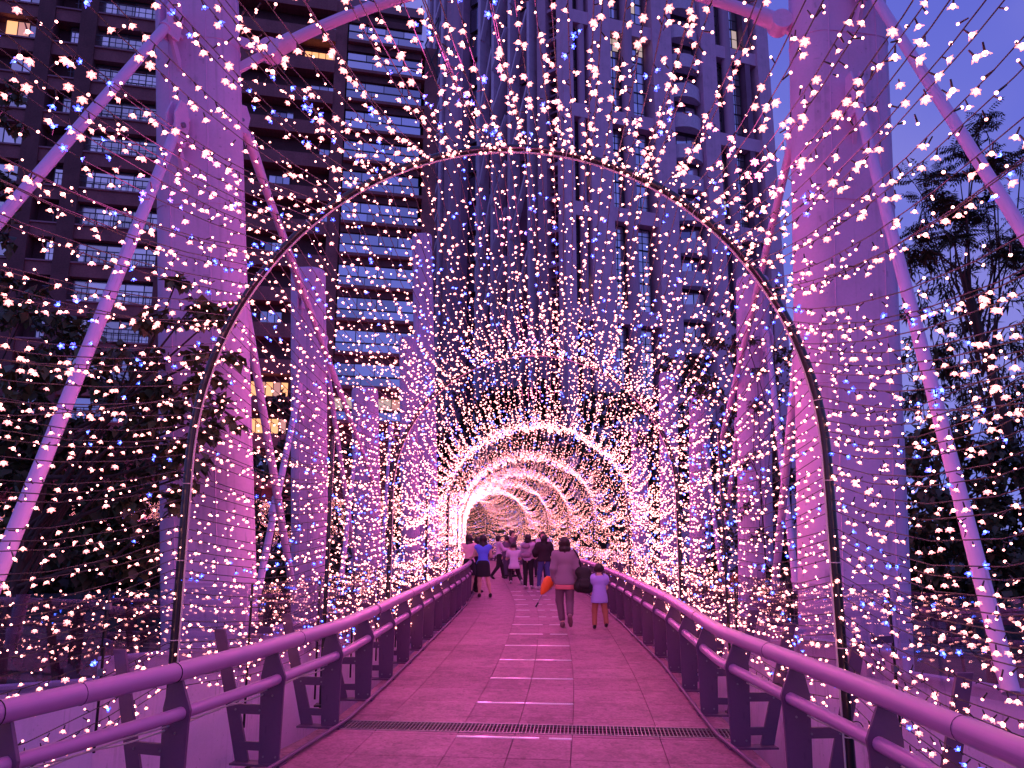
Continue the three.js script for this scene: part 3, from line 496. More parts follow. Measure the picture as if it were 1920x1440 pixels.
{ // the brown apartment block on the left
  const A = thing('apartment_building', 'dark brown apartment block with long window bands and balconies behind the left pylons', 'building');
  const F = new Facade(-8.0, 62, THREE.MathUtils.degToRad(-103.4 + 180 - 180)); // t grows to the left, towards the viewer
  // heights from rows seen in the photograph
  const T = (u) => F.t(u);
  const t0 = T(775), tA = T(625), tB = T(462), tC = T(288), tD = T(78), tE = T(-140), top = 47.5;
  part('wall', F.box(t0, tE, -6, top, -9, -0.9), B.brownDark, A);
  part('roof_parapet', F.box(t0 - 0.2, tE, top, top + 0.9, -9, -0.4), B.slab, A);
  // right bay: banded balconies, two pale stripes to a storey
  for (let k = 0, y = 10.4; y < top - 1; y += 2.78, k++) {
    part('floor_slab', F.box(t0 - 0.3, tA, y - 0.32, y - 0.06, -0.9, 0.75), B.brown, A);
    const low = k === 0;
    const ns = 3; for (let i = 0; i < ns; i++) part('balcony_panel', F.box(lerp(t0, tA, i / ns) + 0.02, lerp(t0, tA, (i + 1) / ns) - 0.02, y - 0.04, y + 0.58, 0.66, 0.72), pick(paneMats), A);
    part('balcony_rail', F.box(t0 - 0.1, tA, y + 0.60, y + 0.70, 0.62, 0.76), B.frame, A);
    if (low) glazed(F, A, t0 + 0.2, tA - 0.1, y + 0.95, y + 2.2, -0.3, 4, 1, [B.litSoft, B.litSoft, B.litPale, darkPane]);
    else for (let i = 0; i < 4; i++) part('window', F.box(lerp(t0, tA, i / 4) + 0.03, lerp(t0, tA, (i + 1) / 4) - 0.03, y + 0.86, y + 1.8, 0.05, 0.1), pick(paneMats), A);
    part('lintel_band', F.box(t0, tA, y + 1.84, y + 2.44, -0.9, 0.3), B.brownDark, A);
  }
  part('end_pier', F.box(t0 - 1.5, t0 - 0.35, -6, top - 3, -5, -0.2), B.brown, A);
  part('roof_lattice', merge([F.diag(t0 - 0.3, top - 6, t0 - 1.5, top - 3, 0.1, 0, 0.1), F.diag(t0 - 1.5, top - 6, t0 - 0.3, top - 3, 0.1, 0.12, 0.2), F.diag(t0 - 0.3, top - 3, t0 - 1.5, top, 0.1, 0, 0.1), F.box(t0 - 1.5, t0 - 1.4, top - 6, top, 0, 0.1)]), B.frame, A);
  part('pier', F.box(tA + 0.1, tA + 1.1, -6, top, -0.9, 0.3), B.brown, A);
  // middle bay: deep shadowed balconies, a few windows, three of them lit
  for (let k = 0, y = 5.3; y < top; y += 2.95, k++) {
    part('floor_slab', F.box(tA + 1.1, tB + 4.2, y - 0.3, y, -0.9, 0.5), B.brown, A);
    part('balcony_wall', F.box(tA + 1.1, tB + 4.2, y, y + 0.85, 0.36, 0.5), B.brown, A);
    const lit = k === 1 || k === 2 || k === 12;
    if (lit) glazed(F, A, T(k === 12 ? 608 : 540), T(k === 12 ? 536 : 468), y + 1.0, y + 2.2, -0.8, 5, 1, [B.lit, B.litSoft, B.lit]);
    else if (k % 2) glazed(F, A, T(606), T(576 - (k % 3) * 12), y + 1.0, y + 2.0, -0.8, 3, 1, paneMats);
    else glazed(F, A, T(520), T(478), y + 1.0, y + 2.1, -0.8, 3, 1, [...paneMats, darkPane]);
  }
  // left bay: wide window rows behind fine balcony rails
  for (let k = 0, y = 9.7; y < top - 1; y += 3.03, k++) {
    part('floor_slab', F.box(tC - 3, tE, y - 1.15, y - 0.12, -0.9, 0.35), B.brown, A);
    part('sill', F.box(tC - 3, tE, y - 0.12, y, -0.9, 0.5), B.slab, A);
    glazed(F, A, tC, tD + 0.9 - (k % 2) * 0.5, y + 0.05, y + 1.8, -0.35, 6, 1, paneMats);
    const bars = []; for (let t = tC; t < tD + 0.6; t += 0.5) bars.push(F.box(t, t + 0.05, y, y + 0.95, 0.35, 0.4)); bars.push(F.box(tC, tD + 0.6, y + 0.95, y + 1.02, 0.33, 0.42), F.box(tC, tD + 0.6, y + 0.5, y + 0.54, 0.35, 0.4));
    part('balcony_rail', merge(bars), B.balustrade, A);
    if (k === 7 || k === 10) glazed(F, A, tD + 2.2, tD + 5.6, y + 0.3, y + 1.7, -0.35, 4, 1, k === 10 ? [B.lit, B.litSoft, paneMats[2]] : paneMats); else glazed(F, A, tD + 2.4, tD + 4.9, y + 0.3, y + 1.6, -0.35, 3, 1, paneMats);
  }
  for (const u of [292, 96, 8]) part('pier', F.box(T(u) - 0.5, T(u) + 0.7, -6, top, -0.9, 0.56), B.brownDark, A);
}
{ // the office tower straight ahead, seen on its corner
  const A = thing('office_tower', 'tall pale office tower with stone piers, lattice bracing and tall windows straight ahead', 'building');
  const R = new Facade(5.6, 70, THREE.MathUtils.degToRad(70)), Lf = new Facade(5.6, 70, THREE.MathUtils.degToRad(-50)), top = 78, base = -6;
  const T = (u) => R.t(u), S = (u) => Lf.t(u);
  part('core', R.box(0.3, T(1478), base, top, -16, -1.6), B.darkT, A); part('core', Lf.box(0.3, S(792), base, top, -16, -1.6), B.darkT, A);
  const FL = 3.5, pier = (u0, u1, m, o0 = -1.6, o1 = 0) => part('pier', R.box(T(u0), T(u1), base, top, o0, o1), m, A);
  pier(1064, 1084, B.stoneT, -1.6, 0.1); pier(1116, 1160, B.stoneT, -1.6, 0.15); pier(1245, 1284, B.stoneT, -1.6, 0.25); pier(1345, 1374, B.stoneT, -1.6, 0.2); pier(1434, 1444, B.darkT); pier(1456, 1480, B.stoneT, -1.6, 0.35);
  for (const [u, m, r] of [[1197, B.midT, 0.62], [1103, B.midT, 0.4], [1400, B.midT, 0.55]]) { const t = T(u); part('round_column', R.place(new THREE.CylinderGeometry(r, r, top - base, 14, 1).translate(t, (top + base) / 2, -0.35)), m, A); }
  let f = 0;
  for (let y = 8.6; y < top - 4; y += FL, f++) {
    const three = f % 3 === 0;
    for (const [u0, u1, nx] of [[1085, 1097, 1], [1109, 1115, 1], [1161, 1186, 2], [1209, 1236, 2], [1375, 1391, 1], [1410, 1432, 2]]) {
      const hi = three ? y + FL - 1.3 : y + FL - 0.1;
      const p = rnd(); glazed(R, A, T(u0), T(u1), y, hi, -1.0, nx, 3, p < 0.05 && u0 > 1080 ? [B.litPale, paneMats[2], paneMats[1]] : paneMats);
    }
    if (three) for (const [u0, u1] of [[1084, 1116], [1160, 1245], [1374, 1456]]) { part('spandrel', R.box(T(u0), T(u1), y + FL - 1.2, y + FL + 0.25, -1.5, 0.05), B.stoneT, A);  }
    // curved balconies
    { const a = T(1285), b = T(1344), m = (a + b) / 2, w = (b - a) / 2, sh = new THREE.Shape(); sh.moveTo(-w, 0); sh.lineTo(-w, 0.5); sh.quadraticCurveTo(0, 2.1, w, 0.5); sh.lineTo(w, 0); sh.closePath(); const g = new THREE.ExtrudeGeometry(sh, { depth: 1.55, bevelEnabled: false, curveSegments: 8 }).rotateX(Math.PI / 2).translate(m, y + 1.5, -0.9); part('balcony', R.place(g), B.pale, A); glazed(R, A, a + 0.9, b - 0.2, y + 1.6, y + 3.2, -1.2, 2, 1, [...paneMats, darkPane]); }
  }
  // left face: fins, lattice bracing, louvres
  const fin = (u0, u1, m, o1 = 0.3) => part('fin', Lf.box(S(u1), S(u0), base, top, -1.6, o1), m, A);
  for (const [u0, u1, m, o] of [[791, 797, B.pale, 0.5], [803, 807, B.pale, 0.4], [820, 825, B.pale, 0.5], [828, 842, B.midT, 0.2], [855, 862, B.midT, 0.2], [896, 901, B.pale, 0.5], [924, 929, B.pale, 0.5], [957, 962, B.pale, 0.5], [996, 1001, B.pale, 0.5], [1012, 1030, B.midT, 0.1], [1052, 1064, B.stoneT, 0.1]]) fin(u0, u1, m, o);
  part('round_column', Lf.place(new THREE.CylinderGeometry(0.8, 0.8, top - base, 14, 1).translate(S(849), (top + base) / 2, 0)), B.midT, A);
  for (const [u0, u1, h, w] of [[807, 820, 3.4, 0.42], [901, 924, 8.6, 0.6], [962, 996, 9.0, 0.75]]) for (let y = 4; y < top - h; y += h) { part('brace', Lf.diag(S(u0), y, S(u1), y + h * 0.8, w, 0.1, 0.3), B.pale, A); part('dark_glass', Lf.box(S(u1), S(u0), y + 0.1, y + h - 0.3, -1.2, -1.1), y % 2 > 1 ? darkPane : B.darkT, A); }
  for (const [u0, u1] of [[929, 957]]) for (let y = 4; y < top; y += 5.2) part('brace', Lf.diag(S(u0), y, S(u1), y + 4.4, 1.6, 0.05, 0.2), B.pale, A);
  for (let y = 6; y < top; y += 3.5) { glazed(Lf, A, S(895), S(863), y, y + 2.9, -1.0, 2, 1, [darkPane, darkPane, paneMats[2]]); part('sill', Lf.box(S(1052), S(1030), y, y + 0.35, -1.5, -0.1), B.midT, A); const lv = []; for (let q = 0; q < 3; q++) lv.push(Lf.box(S(1051), S(1031), y + 0.9 + q * 0.8, y + 1.1 + q * 0.8, -1.2, -0.4)); part('louvre', merge(lv), B.darkT, A);  }
}
// ---------------------------------------------------------------- trees: tapered trunk, limbs and a crown of many small leaves in clumps
const LEAFM = [mat(0.085, 0.095, 0.035, 0.5), mat(0.11, 0.118, 0.042, 0.45), mat(0.062, 0.07, 0.03, 0.55)];
const leafDark = mat(0.055, 0.064, 0.032, 0.6), barkM = mat(0.085, 0.06, 0.045, 0.9, { map: stoneMap, bumpMap: grainBump, bumpScale: 0.01 });
class Leaves {
  constructor() { this.p = []; this.n = []; }
  tri(a, b, c, n) { const f = b.clone().sub(a).cross(c.clone().sub(a)); if (f.dot(n) < 0) [b, c] = [c, b]; for (const q of [a, b, c]) { this.p.push(q.x, q.y, q.z); this.n.push(n.x, n.y, n.z); } }
  leaf(c, dir, up, L, w) { // a folded pointed blade
    const s = new THREE.Vector3().crossVectors(dir, up); if (s.lengthSq() < 1e-4) s.set(1, 0, 0); s.normalize(); const nn = new THREE.Vector3().crossVectors(s, dir).normalize();
    const tip = c.clone().addScaledVector(dir, L).addScaledVector(nn, -0.18 * L), mid = c.clone().addScaledVector(dir, L * 0.45).addScaledVector(nn, -0.04 * L), l = c.clone().addScaledVector(dir, L * 0.4).addScaledVector(s, w).addScaledVector(nn, 0.06 * L), r = c.clone().addScaledVector(dir, L * 0.4).addScaledVector(s, -w).addScaledVector(nn, 0.06 * L);
    this.tri(c, l, mid, nn); this.tri(l, tip, mid, nn); this.tri(c, mid, r, nn); this.tri(mid, tip, r, nn);
  }
  build() { const g = new THREE.BufferGeometry(); g.setAttribute('position', new THREE.Float32BufferAttribute(this.p, 3)); g.setAttribute('uv', new THREE.Float32BufferAttribute(new Float32Array(this.p.length / 3 * 2), 2)); g.setAttribute('normal', new THREE.Float32BufferAttribute(this.n, 3)); return g; }
}
const randDir = () => { const z = rr(-1, 1), a = rr(0, 6.283), r = Math.sqrt(1 - z * z); return V(r * Math.cos(a), z, r * Math.sin(a)); };
function limb(list, a, b, r0, r1, bend = 0.12) { const L = a.distanceTo(b), m = a.clone().lerp(b, 0.5).add(randDir().multiplyScalar(L * bend)); list.push(bar(a, m, r0, (r0 + r1) / 2, 7), bar(m, b, (r0 + r1) / 2, r1, 7)); return m; }
// clumps: [centre, radius, leaves]; style of leaf
function tree(name, label, cat, base, trunkTop, r0, clumps, leaf, group, mats = LEAFM) {
  const t = thing(name, label, cat, group), wood = [];
  limb(wood, base, trunkTop, r0, r0 * 0.6, 0.04);
  const crowns = mats.map(() => new Leaves());
  for (const [c, rad, n] of clumps) {
    const from = trunkTop.clone().lerp(base, rnd() * 0.25); limb(wood, from, c, Math.min(0.035, r0 * 0.22), 0.008, 0.1);
    const tw = Math.max(3, Math.round(n / 34));
    for (let j = 0; j < tw; j++) {
      const d = randDir(); d.y *= 0.7; const e = c.clone().addScaledVector(d, rad * rr(0.5, 1)); limb(wood, c.clone().addScaledVector(d, rad * 0.05), e, 0.012, 0.004, 0.12);
      const lv = crowns[Math.floor(rnd() * mats.length)];
      for (let i = 0; i < n / tw; i++) leaf(lv, c.clone().lerp(e, rr(0.35, 1.12)).add(randDir().multiplyScalar(rad * rr(0.02, 0.22))), d);
    }
  }
  part('trunk', merge(wood), barkM, t);
  crowns.forEach((l, i) => l.p.length && part('crown', l.build(), mats[i], t));
  return t;
}
const broad = (L0, L1) => (lv, p, d) => { const dir = randDir().add(V(0, -0.55, 0)).addScaledVector(d, 0.5).normalize(); const L = rr(L0, L1); lv.leaf(p, dir, V(rr(-0.4, 0.4), 1, rr(-0.4, 0.4)).normalize(), L, L * 0.36); };
const narrow = (L0, L1) => (lv, p, d) => { const dir = randDir().add(V(0, -0.3, 0)).addScaledVector(d, 0.6).normalize(); const L = rr(L0, L1); lv.leaf(p, dir, V(0, 1, 0), L, L * 0.11); };
const pinnate = (L0, L1) => (lv, p, d) => { // a feather leaf: leaflets in pairs along a drooping stalk
  const dir = V(rr(-1, 1), rr(-0.35, 0.55), rr(-1, 1)).addScaledVector(d, 0.6).normalize(), L = rr(L0, L1); let q = p.clone(), n = 7; const s = new THREE.Vector3().crossVectors(dir, V(0, 1, 0)).normalize();
  for (let i = 0; i < n; i++) { q = q.clone().addScaledVector(dir, L / n); dir.y -= 0.07; dir.normalize(); for (const e of [-1, 1]) { const ld = s.clone().multiplyScalar(e).addScaledVector(dir, 0.55).add(V(0, -0.25, 0)).normalize(), l = L * 0.34 * (1 - 0.08 * Math.abs(i - 3)); lv.leaf(q, ld, V(0, 1, 0), l, l * 0.17); } }
  lv.leaf(q, dir.clone(), V(0, 1, 0), L * 0.25, L * 0.05);
};
const clumpsAt = (list) => list.map(([u, v, z, r, n]) => [aim(u, v, z), r, n]);
// left: a broad-leaved tree leaning its branches before the nearest pylon
tree('broadleaf_tree', 'broad-leaved tree reaching large leaves across the nearest left pylon', 'tree', W3(-6.2, -6, 8.8), W3(-5.3, 3.0, 8.8), 0.13, clumpsAt([[360, 575, 8.3, 0.42, 150], [395, 600, 8.2, 0.34, 120], [330, 530, 8.4, 0.26, 50], [300, 610, 8.6, 0.5, 130], [375, 700, 8.2, 0.36, 120], [405, 660, 8.1, 0.3, 80], [420, 770, 8.0, 0.28, 70], [345, 760, 8.4, 0.5, 150], [385, 820, 8.1, 0.3, 70], [300, 720, 8.6, 0.55, 160], [250, 660, 8.9, 0.55, 120], [330, 860, 8.4, 0.42, 130], [355, 890, 8.2, 0.3, 80], [280, 830, 8.8, 0.6, 220], [345, 940, 8.4, 0.3, 70]]), broad(0.10, 0.17));
tree('broadleaf_tree', 'dense dark broad-leaved tree filling the left edge before the apartment block', 'tree', W3(-9.6, -6, 11.5), W3(-8.6, 2.2, 11.6), 0.2, clumpsAt([[180, 700, 11.4, 0.95, 330], [110, 640, 11.8, 0.9, 260], [40, 600, 12, 0.9, 240], [60, 720, 11.6, 1.0, 300], [200, 830, 11.2, 0.95, 420], [120, 840, 11.4, 1.0, 420], [30, 820, 11.6, 1.0, 380], [240, 920, 11, 0.85, 420], [150, 950, 11.2, 0.9, 460], [60, 940, 11.4, 0.95, 460], [-20, 900, 11.6, 1.0, 300], [270, 1010, 11, 0.75, 380], [190, 1040, 11, 0.8, 420], [100, 1050, 11.2, 0.85, 430], [20, 1040, 11.4, 0.9, 400], [20, 560, 12.2, 0.6, 120], [230, 760, 11.2, 0.7, 200]]), broad(0.13, 0.22));
tree('broadleaf_tree', 'tree whose sparse dark leaves hang in at the upper left edge', 'tree', W3(-9.3, -6, 9.5), W3(-7.6, 6.4, 9.6), 0.12, clumpsAt([[-10, 230, 9.4, 0.5, 130], [10, 330, 9.4, 0.45, 130], [-10, 430, 9.5, 0.5, 120], [25, 180, 9.3, 0.3, 50], [-30, 520, 9.6, 0.5, 120]]), broad(0.10, 0.16), undefined, [LEAFM[2]]);
for (const [lab, x, z, list] of [['dark leafy tree between the two left pylons', -6.4, 21, [[500, 860, 20, 1.1, 260], [520, 760, 21, 0.9, 120], [480, 960, 20, 1.2, 330], [560, 980, 21, 1.2, 300], [510, 1040, 20, 1.1, 300], [600, 900, 23, 1.1, 200], [450, 1060, 19, 0.9, 200]]], ['dark leafy tree behind the third left pylon', -8, 28, [[640, 840, 27, 1.3, 260], [660, 960, 26, 1.3, 300], [720, 900, 28, 1.4, 260], [640, 1040, 25, 1.2, 260], [740, 1000, 28, 1.3, 260]]]])
  tree('leafy_tree', lab, 'tree', W3(x, -6, z), aim(list[0][0], 1000, z), 0.18, clumpsAt(list), broad(0.18, 0.3), undefined, [leafDark, LEAFM[2]]);
// right: feather-leaved tree against the sky, bamboo-like tree below it, dark bushes under both
tree('feather_leaved_tree', 'slender tree with feathery leaves against the open sky at the upper right', 'tree', W3(9.6, -6, 14.2), W3(8.6, 6.6, 14), 0.12, clumpsAt([[1840, 215, 13.6, 0.35, 20], [1855, 260, 13.6, 0.45, 34], [1820, 300, 13.8, 0.5, 37], [1800, 335, 14, 0.5, 40], [1870, 340, 13.8, 0.55, 51], [1790, 375, 13.8, 0.5, 51], [1850, 400, 14, 0.7, 76], [1715, 345, 14, 0.4, 30], [1730, 390, 14.2, 0.6, 61], [1905, 420, 14, 0.6, 68], [1780, 440, 14, 0.7, 93], [1915, 300, 14, 0.3, 13], [1720, 455, 14.2, 0.6, 76], [1860, 480, 14, 0.75, 102], [1915, 520, 14, 0.6, 85]]), pinnate(0.24, 0.42), undefined, [leafDark]);
tree('bamboo', 'tangle of thin bamboo stems and narrow leaves in front of the sky on the right', 'bamboo', W3(8.4, -6, 15.2), W3(8.2, 3.0, 15), 0.035, clumpsAt([[1720, 500, 15, 0.7, 240], [1790, 520, 15, 0.8, 240], [1870, 560, 15, 0.8, 240], [1725, 580, 15, 0.7, 280], [1800, 610, 15, 0.85, 280], [1890, 640, 15, 0.8, 260], [1730, 660, 15, 0.7, 330], [1810, 690, 15, 0.8, 330], [1890, 720, 15, 0.8, 300], [1740, 740, 15, 0.7, 380], [1830, 770, 15, 0.8, 400], [1910, 790, 15, 0.7, 320]]), narrow(0.14, 0.24), undefined, [leafDark, LEAFM[2]]);
for (const [lab, list] of [['dark bushy tree low on the right behind the nearest stay rod', [[1740, 830, 13.5, 0.8, 420], [1830, 850, 13.2, 0.85, 460], [1920, 850, 13, 0.85, 420], [1725, 910, 13.2, 0.8, 460], [1810, 940, 13, 0.85, 500], [1900, 950, 12.8, 0.85, 480], [1740, 1000, 13, 0.8, 460], [1830, 1030, 12.8, 0.85, 500], [1920, 1040, 12.6, 0.85, 460], [1750, 1090, 12.8, 0.75, 400], [1860, 1120, 12.6, 0.8, 420]]]])
  tree('bushy_tree', lab, 'tree', W3(8.6, -6, 13.6), aim(1820, 1040, 13.4), 0.2, clumpsAt(list), broad(0.12, 0.2), undefined, [leafDark, LEAFM[2], LEAFM[0]]);
tree('small_leaved_tree', 'small-leaved tree between the two right pylons, lit reddish by the lights', 'tree', W3(7.6, -6, 18), aim(1440, 880, 17.6), 0.14, clumpsAt([[1400, 590, 17.4, 0.8, 200], [1450, 560, 17, 0.6, 130], [1360, 650, 17.6, 0.9, 260], [1430, 660, 17, 0.9, 300], [1470, 720, 16.6, 0.7, 220], [1340, 720, 17.6, 0.9, 260], [1400, 760, 17.2, 0.9, 300], [1450, 810, 16.6, 0.8, 260], [1370, 830, 17.6, 0.9, 280], [1460, 900, 16.6, 0.8, 280], [1380, 920, 17.4, 0.9, 280], [1440, 990, 16.6, 0.8, 280], [1370, 1010, 17.4, 0.9, 260], [1470, 1060, 16, 0.7, 220]]), broad(0.09, 0.15), undefined, [leafDark, LEAFM[0], LEAFM[2]]);
tree('twiggy_vine', 'thin leafy vine climbing the second right pylon', 'vine', W3(5.2, -2, 14.9), aim(1425, 900, 14.8), 0.02, clumpsAt([[1400, 640, 14.9, 0.25, 60], [1415, 760, 14.9, 0.28, 70], [1405, 860, 14.9, 0.25, 60], [1420, 690, 14.9, 0.25, 60], [1400, 950, 14.9, 0.22, 50], [1425, 1000, 14.9, 0.22, 50]]), narrow(0.10, 0.17), undefined, [leafDark]);
tree('leafy_tree', 'dark leafy tree beside the third right pylon', 'tree', W3(8.2, -6, 26), aim(1300, 960, 26), 0.2, clumpsAt([[1270, 690, 26, 1.1, 220], [1310, 700, 25, 1.0, 200], [1290, 790, 26, 1.2, 260], [1340, 860, 25, 1.1, 240], [1280, 900, 27, 1.2, 260], [1230, 820, 28, 1.2, 220], [1240, 960, 28, 1.2, 240], [1330, 980, 24, 1.1, 240]]), broad(0.16, 0.26), undefined, [leafDark, LEAFM[2]]);
// low hedges that close the view under the glass
for (const [lab, list] of [['low dark hedge at the far left under the broad-leaved trees', [[-40, 1130, 12], [40, 1130, 12], [110, 1120, 12], [180, 1125, 12], [250, 1120, 12.2], [-10, 1200, 12], [80, 1200, 12], [170, 1190, 12], [300, 1140, 12.5]]], ['low dark hedge between the left pylons', [[480, 1110, 17], [530, 1105, 17.5], [600, 1100, 18], [650, 1095, 19], [500, 1060, 18]]], ['low dark hedge at the far right behind the glass', [[1720, 1130, 13], [1780, 1150, 12.6], [1850, 1160, 12.4], [1920, 1180, 12], [1700, 1080, 13.4], [1900, 1100, 12.4], [1980, 1180, 12]]], ['low dark hedge between the two nearest right pylons', [[1470, 1110, 15], [1400, 1100, 16.5], [1340, 1090, 18], [1450, 1060, 16]]]])
  tree('hedge', lab, 'hedge', aim(list[2][0], 1500, list[2][2]), aim(list[2][0], 1200, list[2][2]), 0.06, clumpsAt(list.map(([u, v, z]) => [u, v, z, 0.75, 620])), broad(0.14, 0.24), undefined, [leafDark, LEAFM[2]]);
// row of big dark trees beyond the bend, behind the tunnel
const rowT = [[830, 64, 720, 'dark tree beyond the bend, left of the tunnel mouth'], [900, 65, 700, 'dark tree beyond the bend, left of the middle'], [980, 66, 705, 'dark tree beyond the bend, straight ahead'], [1060, 64, 690, 'dark tree beyond the bend, right of the middle'], [1140, 56, 715, 'dark tree beyond the bend, to the right'], [1210, 48, 740, 'dark tree beyond the bend, beside the far right pylon']];
for (const [u, z, v, lab] of rowT) { const cl = []; for (let i = 0; i < 26; i++) { const vv = lerp(v + 20, 1010, Math.pow(rnd(), 0.8)), half = 62 * (1 - 0.5 * sstep(v + 60 - vv, 0, 60)); cl.push([aim(u + rr(-half, half), vv, z + rr(-2, 2)), rr(1.3, 2.0), 120]); } tree('dark_tree', lab, 'tree', aim(u, 1200, z), aim(u, 900, z), 0.35, cl, broad(0.35, 0.6), undefined, [leafDark, LEAFM[2]]); }
// ---------------------------------------------------------------- people: one continuous body from joints, clothes that follow it
function surfaceNet(field, lo, hi, h) {
  const nx = Math.ceil((hi.x - lo.x) / h) + 1, ny = Math.ceil((hi.y - lo.y) / h) + 1, nz = Math.ceil((hi.z - lo.z) / h) + 1, F = new Float32Array(nx * ny * nz), id = (i, j, k) => (k * ny + j) * nx + i;
  for (let k = 0; k < nz; k++) for (let j = 0; j < ny; j++) for (let i = 0; i < nx; i++) F[id(i, j, k)] = field(lo.x + i * h, lo.y + j * h, lo.z + k * h);
  const map = new Int32Array(nx * ny * nz).fill(-1), P = [], I = [];
  const E = [[0, 1], [2, 3], [4, 5], [6, 7], [0, 2], [1, 3], [4, 6], [5, 7], [0, 4], [1, 5], [2, 6], [3, 7]];
  for (let k = 0; k < nz - 1; k++) for (let j = 0; j < ny - 1; j++) for (let i = 0; i < nx - 1; i++) {
    const c = []; let m = 0; for (let q = 0; q < 8; q++) { const f = F[id(i + (q & 1), j + ((q >> 1) & 1), k + (q >> 2))]; c.push(f); if (f < 0) m++; } if (m === 0 || m === 8) continue;
    let x = 0, y = 0, z = 0, n = 0; for (const [a, b] of E) if ((c[a] < 0) !== (c[b] < 0)) { const t = c[a] / (c[a] - c[b]); x += (a & 1) + t * ((b & 1) - (a & 1)); y += ((a >> 1) & 1) + t * (((b >> 1) & 1) - ((a >> 1) & 1)); z += (a >> 2) + t * ((b >> 2) - (a >> 2)); n++; }
    map[id(i, j, k)] = P.length / 3; P.push(lo.x + (i + x / n) * h, lo.y + (j + y / n) * h, lo.z + (k + z / n) * h);
  }
  const quad = (a, b, c, d, flip) => { if (a < 0 || b < 0 || c < 0 || d < 0) return; flip ? I.push(a, c, b, a, d, c) : I.push(a, b, c, a, c, d); };
  for (let k = 1; k < nz - 1; k++) for (let j = 1; j < ny - 1; j++) for (let i = 1; i < nx - 1; i++) {
    const s = F[id(i, j, k)] < 0;
    if (s !== F[id(i + 1, j, k)] < 0) quad(map[id(i, j - 1, k - 1)], map[id(i, j, k - 1)], map[id(i, j, k)], map[id(i, j - 1, k)], !s);
    if (s !== F[id(i, j + 1, k)] < 0) quad(map[id(i - 1, j, k - 1)], map[id(i - 1, j, k)], map[id(i, j, k)], map[id(i, j, k - 1)], !s);
    if (s !== F[id(i, j, k + 1)] < 0) quad(map[id(i - 1, j - 1, k)], map[id(i, j - 1, k)], map[id(i, j, k)], map[id(i - 1, j, k)], !s);
  }
  const g = new THREE.BufferGeometry(); g.setAttribute('position', new THREE.Float32BufferAttribute(P, 3)); g.setAttribute('uv', new THREE.Float32BufferAttribute(new Float32Array(P.length / 3 * 2), 2)); g.setIndex(I); g.computeVertexNormals(); return g;
}
const smin = (a, b, k) => { const h = Math.max(k - Math.abs(a - b), 0) / k; return Math.min(a, b) - h * h * k * 0.25; };
function capsule(px, py, pz, a, b, ra, rb, flat) { // tapered; flat squeezes depth (z in the body's own axes)
  const bx = b.x - a.x, by = b.y - a.y, bz = b.z - a.z, t = clamp(((px - a.x) * bx + (py - a.y) * by + (pz - a.z) * bz) / (bx * bx + by * by + bz * bz + 1e-9), 0, 1);
  const x = px - a.x - bx * t, y = py - a.y - by * t, z = (pz - a.z - bz * t) / (flat ?? 1); return (Math.sqrt(x * x + y * y + z * z) - (ra + (rb - ra) * t)) * Math.min(1, flat ?? 1);
}
function solid(bones, h, k = 0.035, extra = 0, cut) {
  const lo = V(9, 9, 9), hi = V(-9, -9, -9); for (const [a, b, ra, rb] of bones) for (const [p, r] of [[a, ra], [b, rb]]) { lo.min(p.clone().subScalar(r + extra + 0.05)); hi.max(p.clone().addScalar(r + extra + 0.05)); }
  return surfaceNet((x, y, z) => { let d = 9; for (const [a, b, ra, rb, f] of bones) d = smin(d, capsule(x, y, z, a, b, ra + extra, rb + extra, f), k); return cut ? Math.max(d, cut(x, y, z)) : d; }, lo, hi, h);
}
const SKIN = [mat(0.62, 0.36, 0.29, 0.5), mat(0.55, 0.31, 0.24, 0.5)];
const clothBump = noiseTex(128, (u, v) => 0.6 * tnoise(u, v, 64, 15) + 0.4 * tnoise(u, v, 12, 16));
const cloth = (r, g, b, rough = 0.85) => mat(r, g, b, rough, { sheen: 0.3, sheenRoughness: 0.7 });
const hairM = mat(0.022, 0.012, 0.012, 0.4), shoeBlack = mat(0.015, 0.012, 0.014, 0.5), shoePale = mat(0.55, 0.45, 0.5, 0.6), eyeM = mat(0.02, 0.015, 0.015, 0.2), mouthM = mat(0.40, 0.13, 0.13, 0.5);
function hand(wrist, dir, palmN, s, curl) { // palm, four unequal fingers and a thumb as bones
  const L = [], f = dir.clone().normalize(), n = palmN.clone().addScaledVector(f, -palmN.dot(f)).normalize(), w = new THREE.Vector3().crossVectors(f, n);
  const P = (a, b, c) => wrist.clone().addScaledVector(f, a * s).addScaledVector(w, b * s).addScaledVector(n, c * s);
  L.push([P(0, 0, 0), P(0.035, 0.0, 0), 0.024 * s, 0.03 * s, 1], [P(0.04, -0.02, 0), P(0.078, -0.027, 0), 0.017 * s, 0.014 * s], [P(0.04, 0.018, 0), P(0.078, 0.026, 0), 0.017 * s, 0.014 * s]);
  [[-0.03, 0.06], [-0.011, 0.072], [0.009, 0.068], [0.027, 0.052]].forEach(([b, len]) => { let p = P(0.08, b, 0), d = f.clone(); for (let i = 0; i < 3; i++) { d = d.clone().applyAxisAngle(w, -curl * (0.5 + 0.3 * i)); const q = p.clone().addScaledVector(d, len * s * [0.45, 0.32, 0.25][i]); L.push([p, q, (0.0095 - 0.001 * i) * s, (0.0088 - 0.001 * i) * s]); p = q; } });
  L.push([P(0.02, -0.024, 0.004), P(0.05, -0.045, 0.014), 0.013 * s, 0.0105 * s], [P(0.05, -0.045, 0.014), P(0.078, -0.05, 0.02), 0.0105 * s, 0.008 * s]); return L;
}
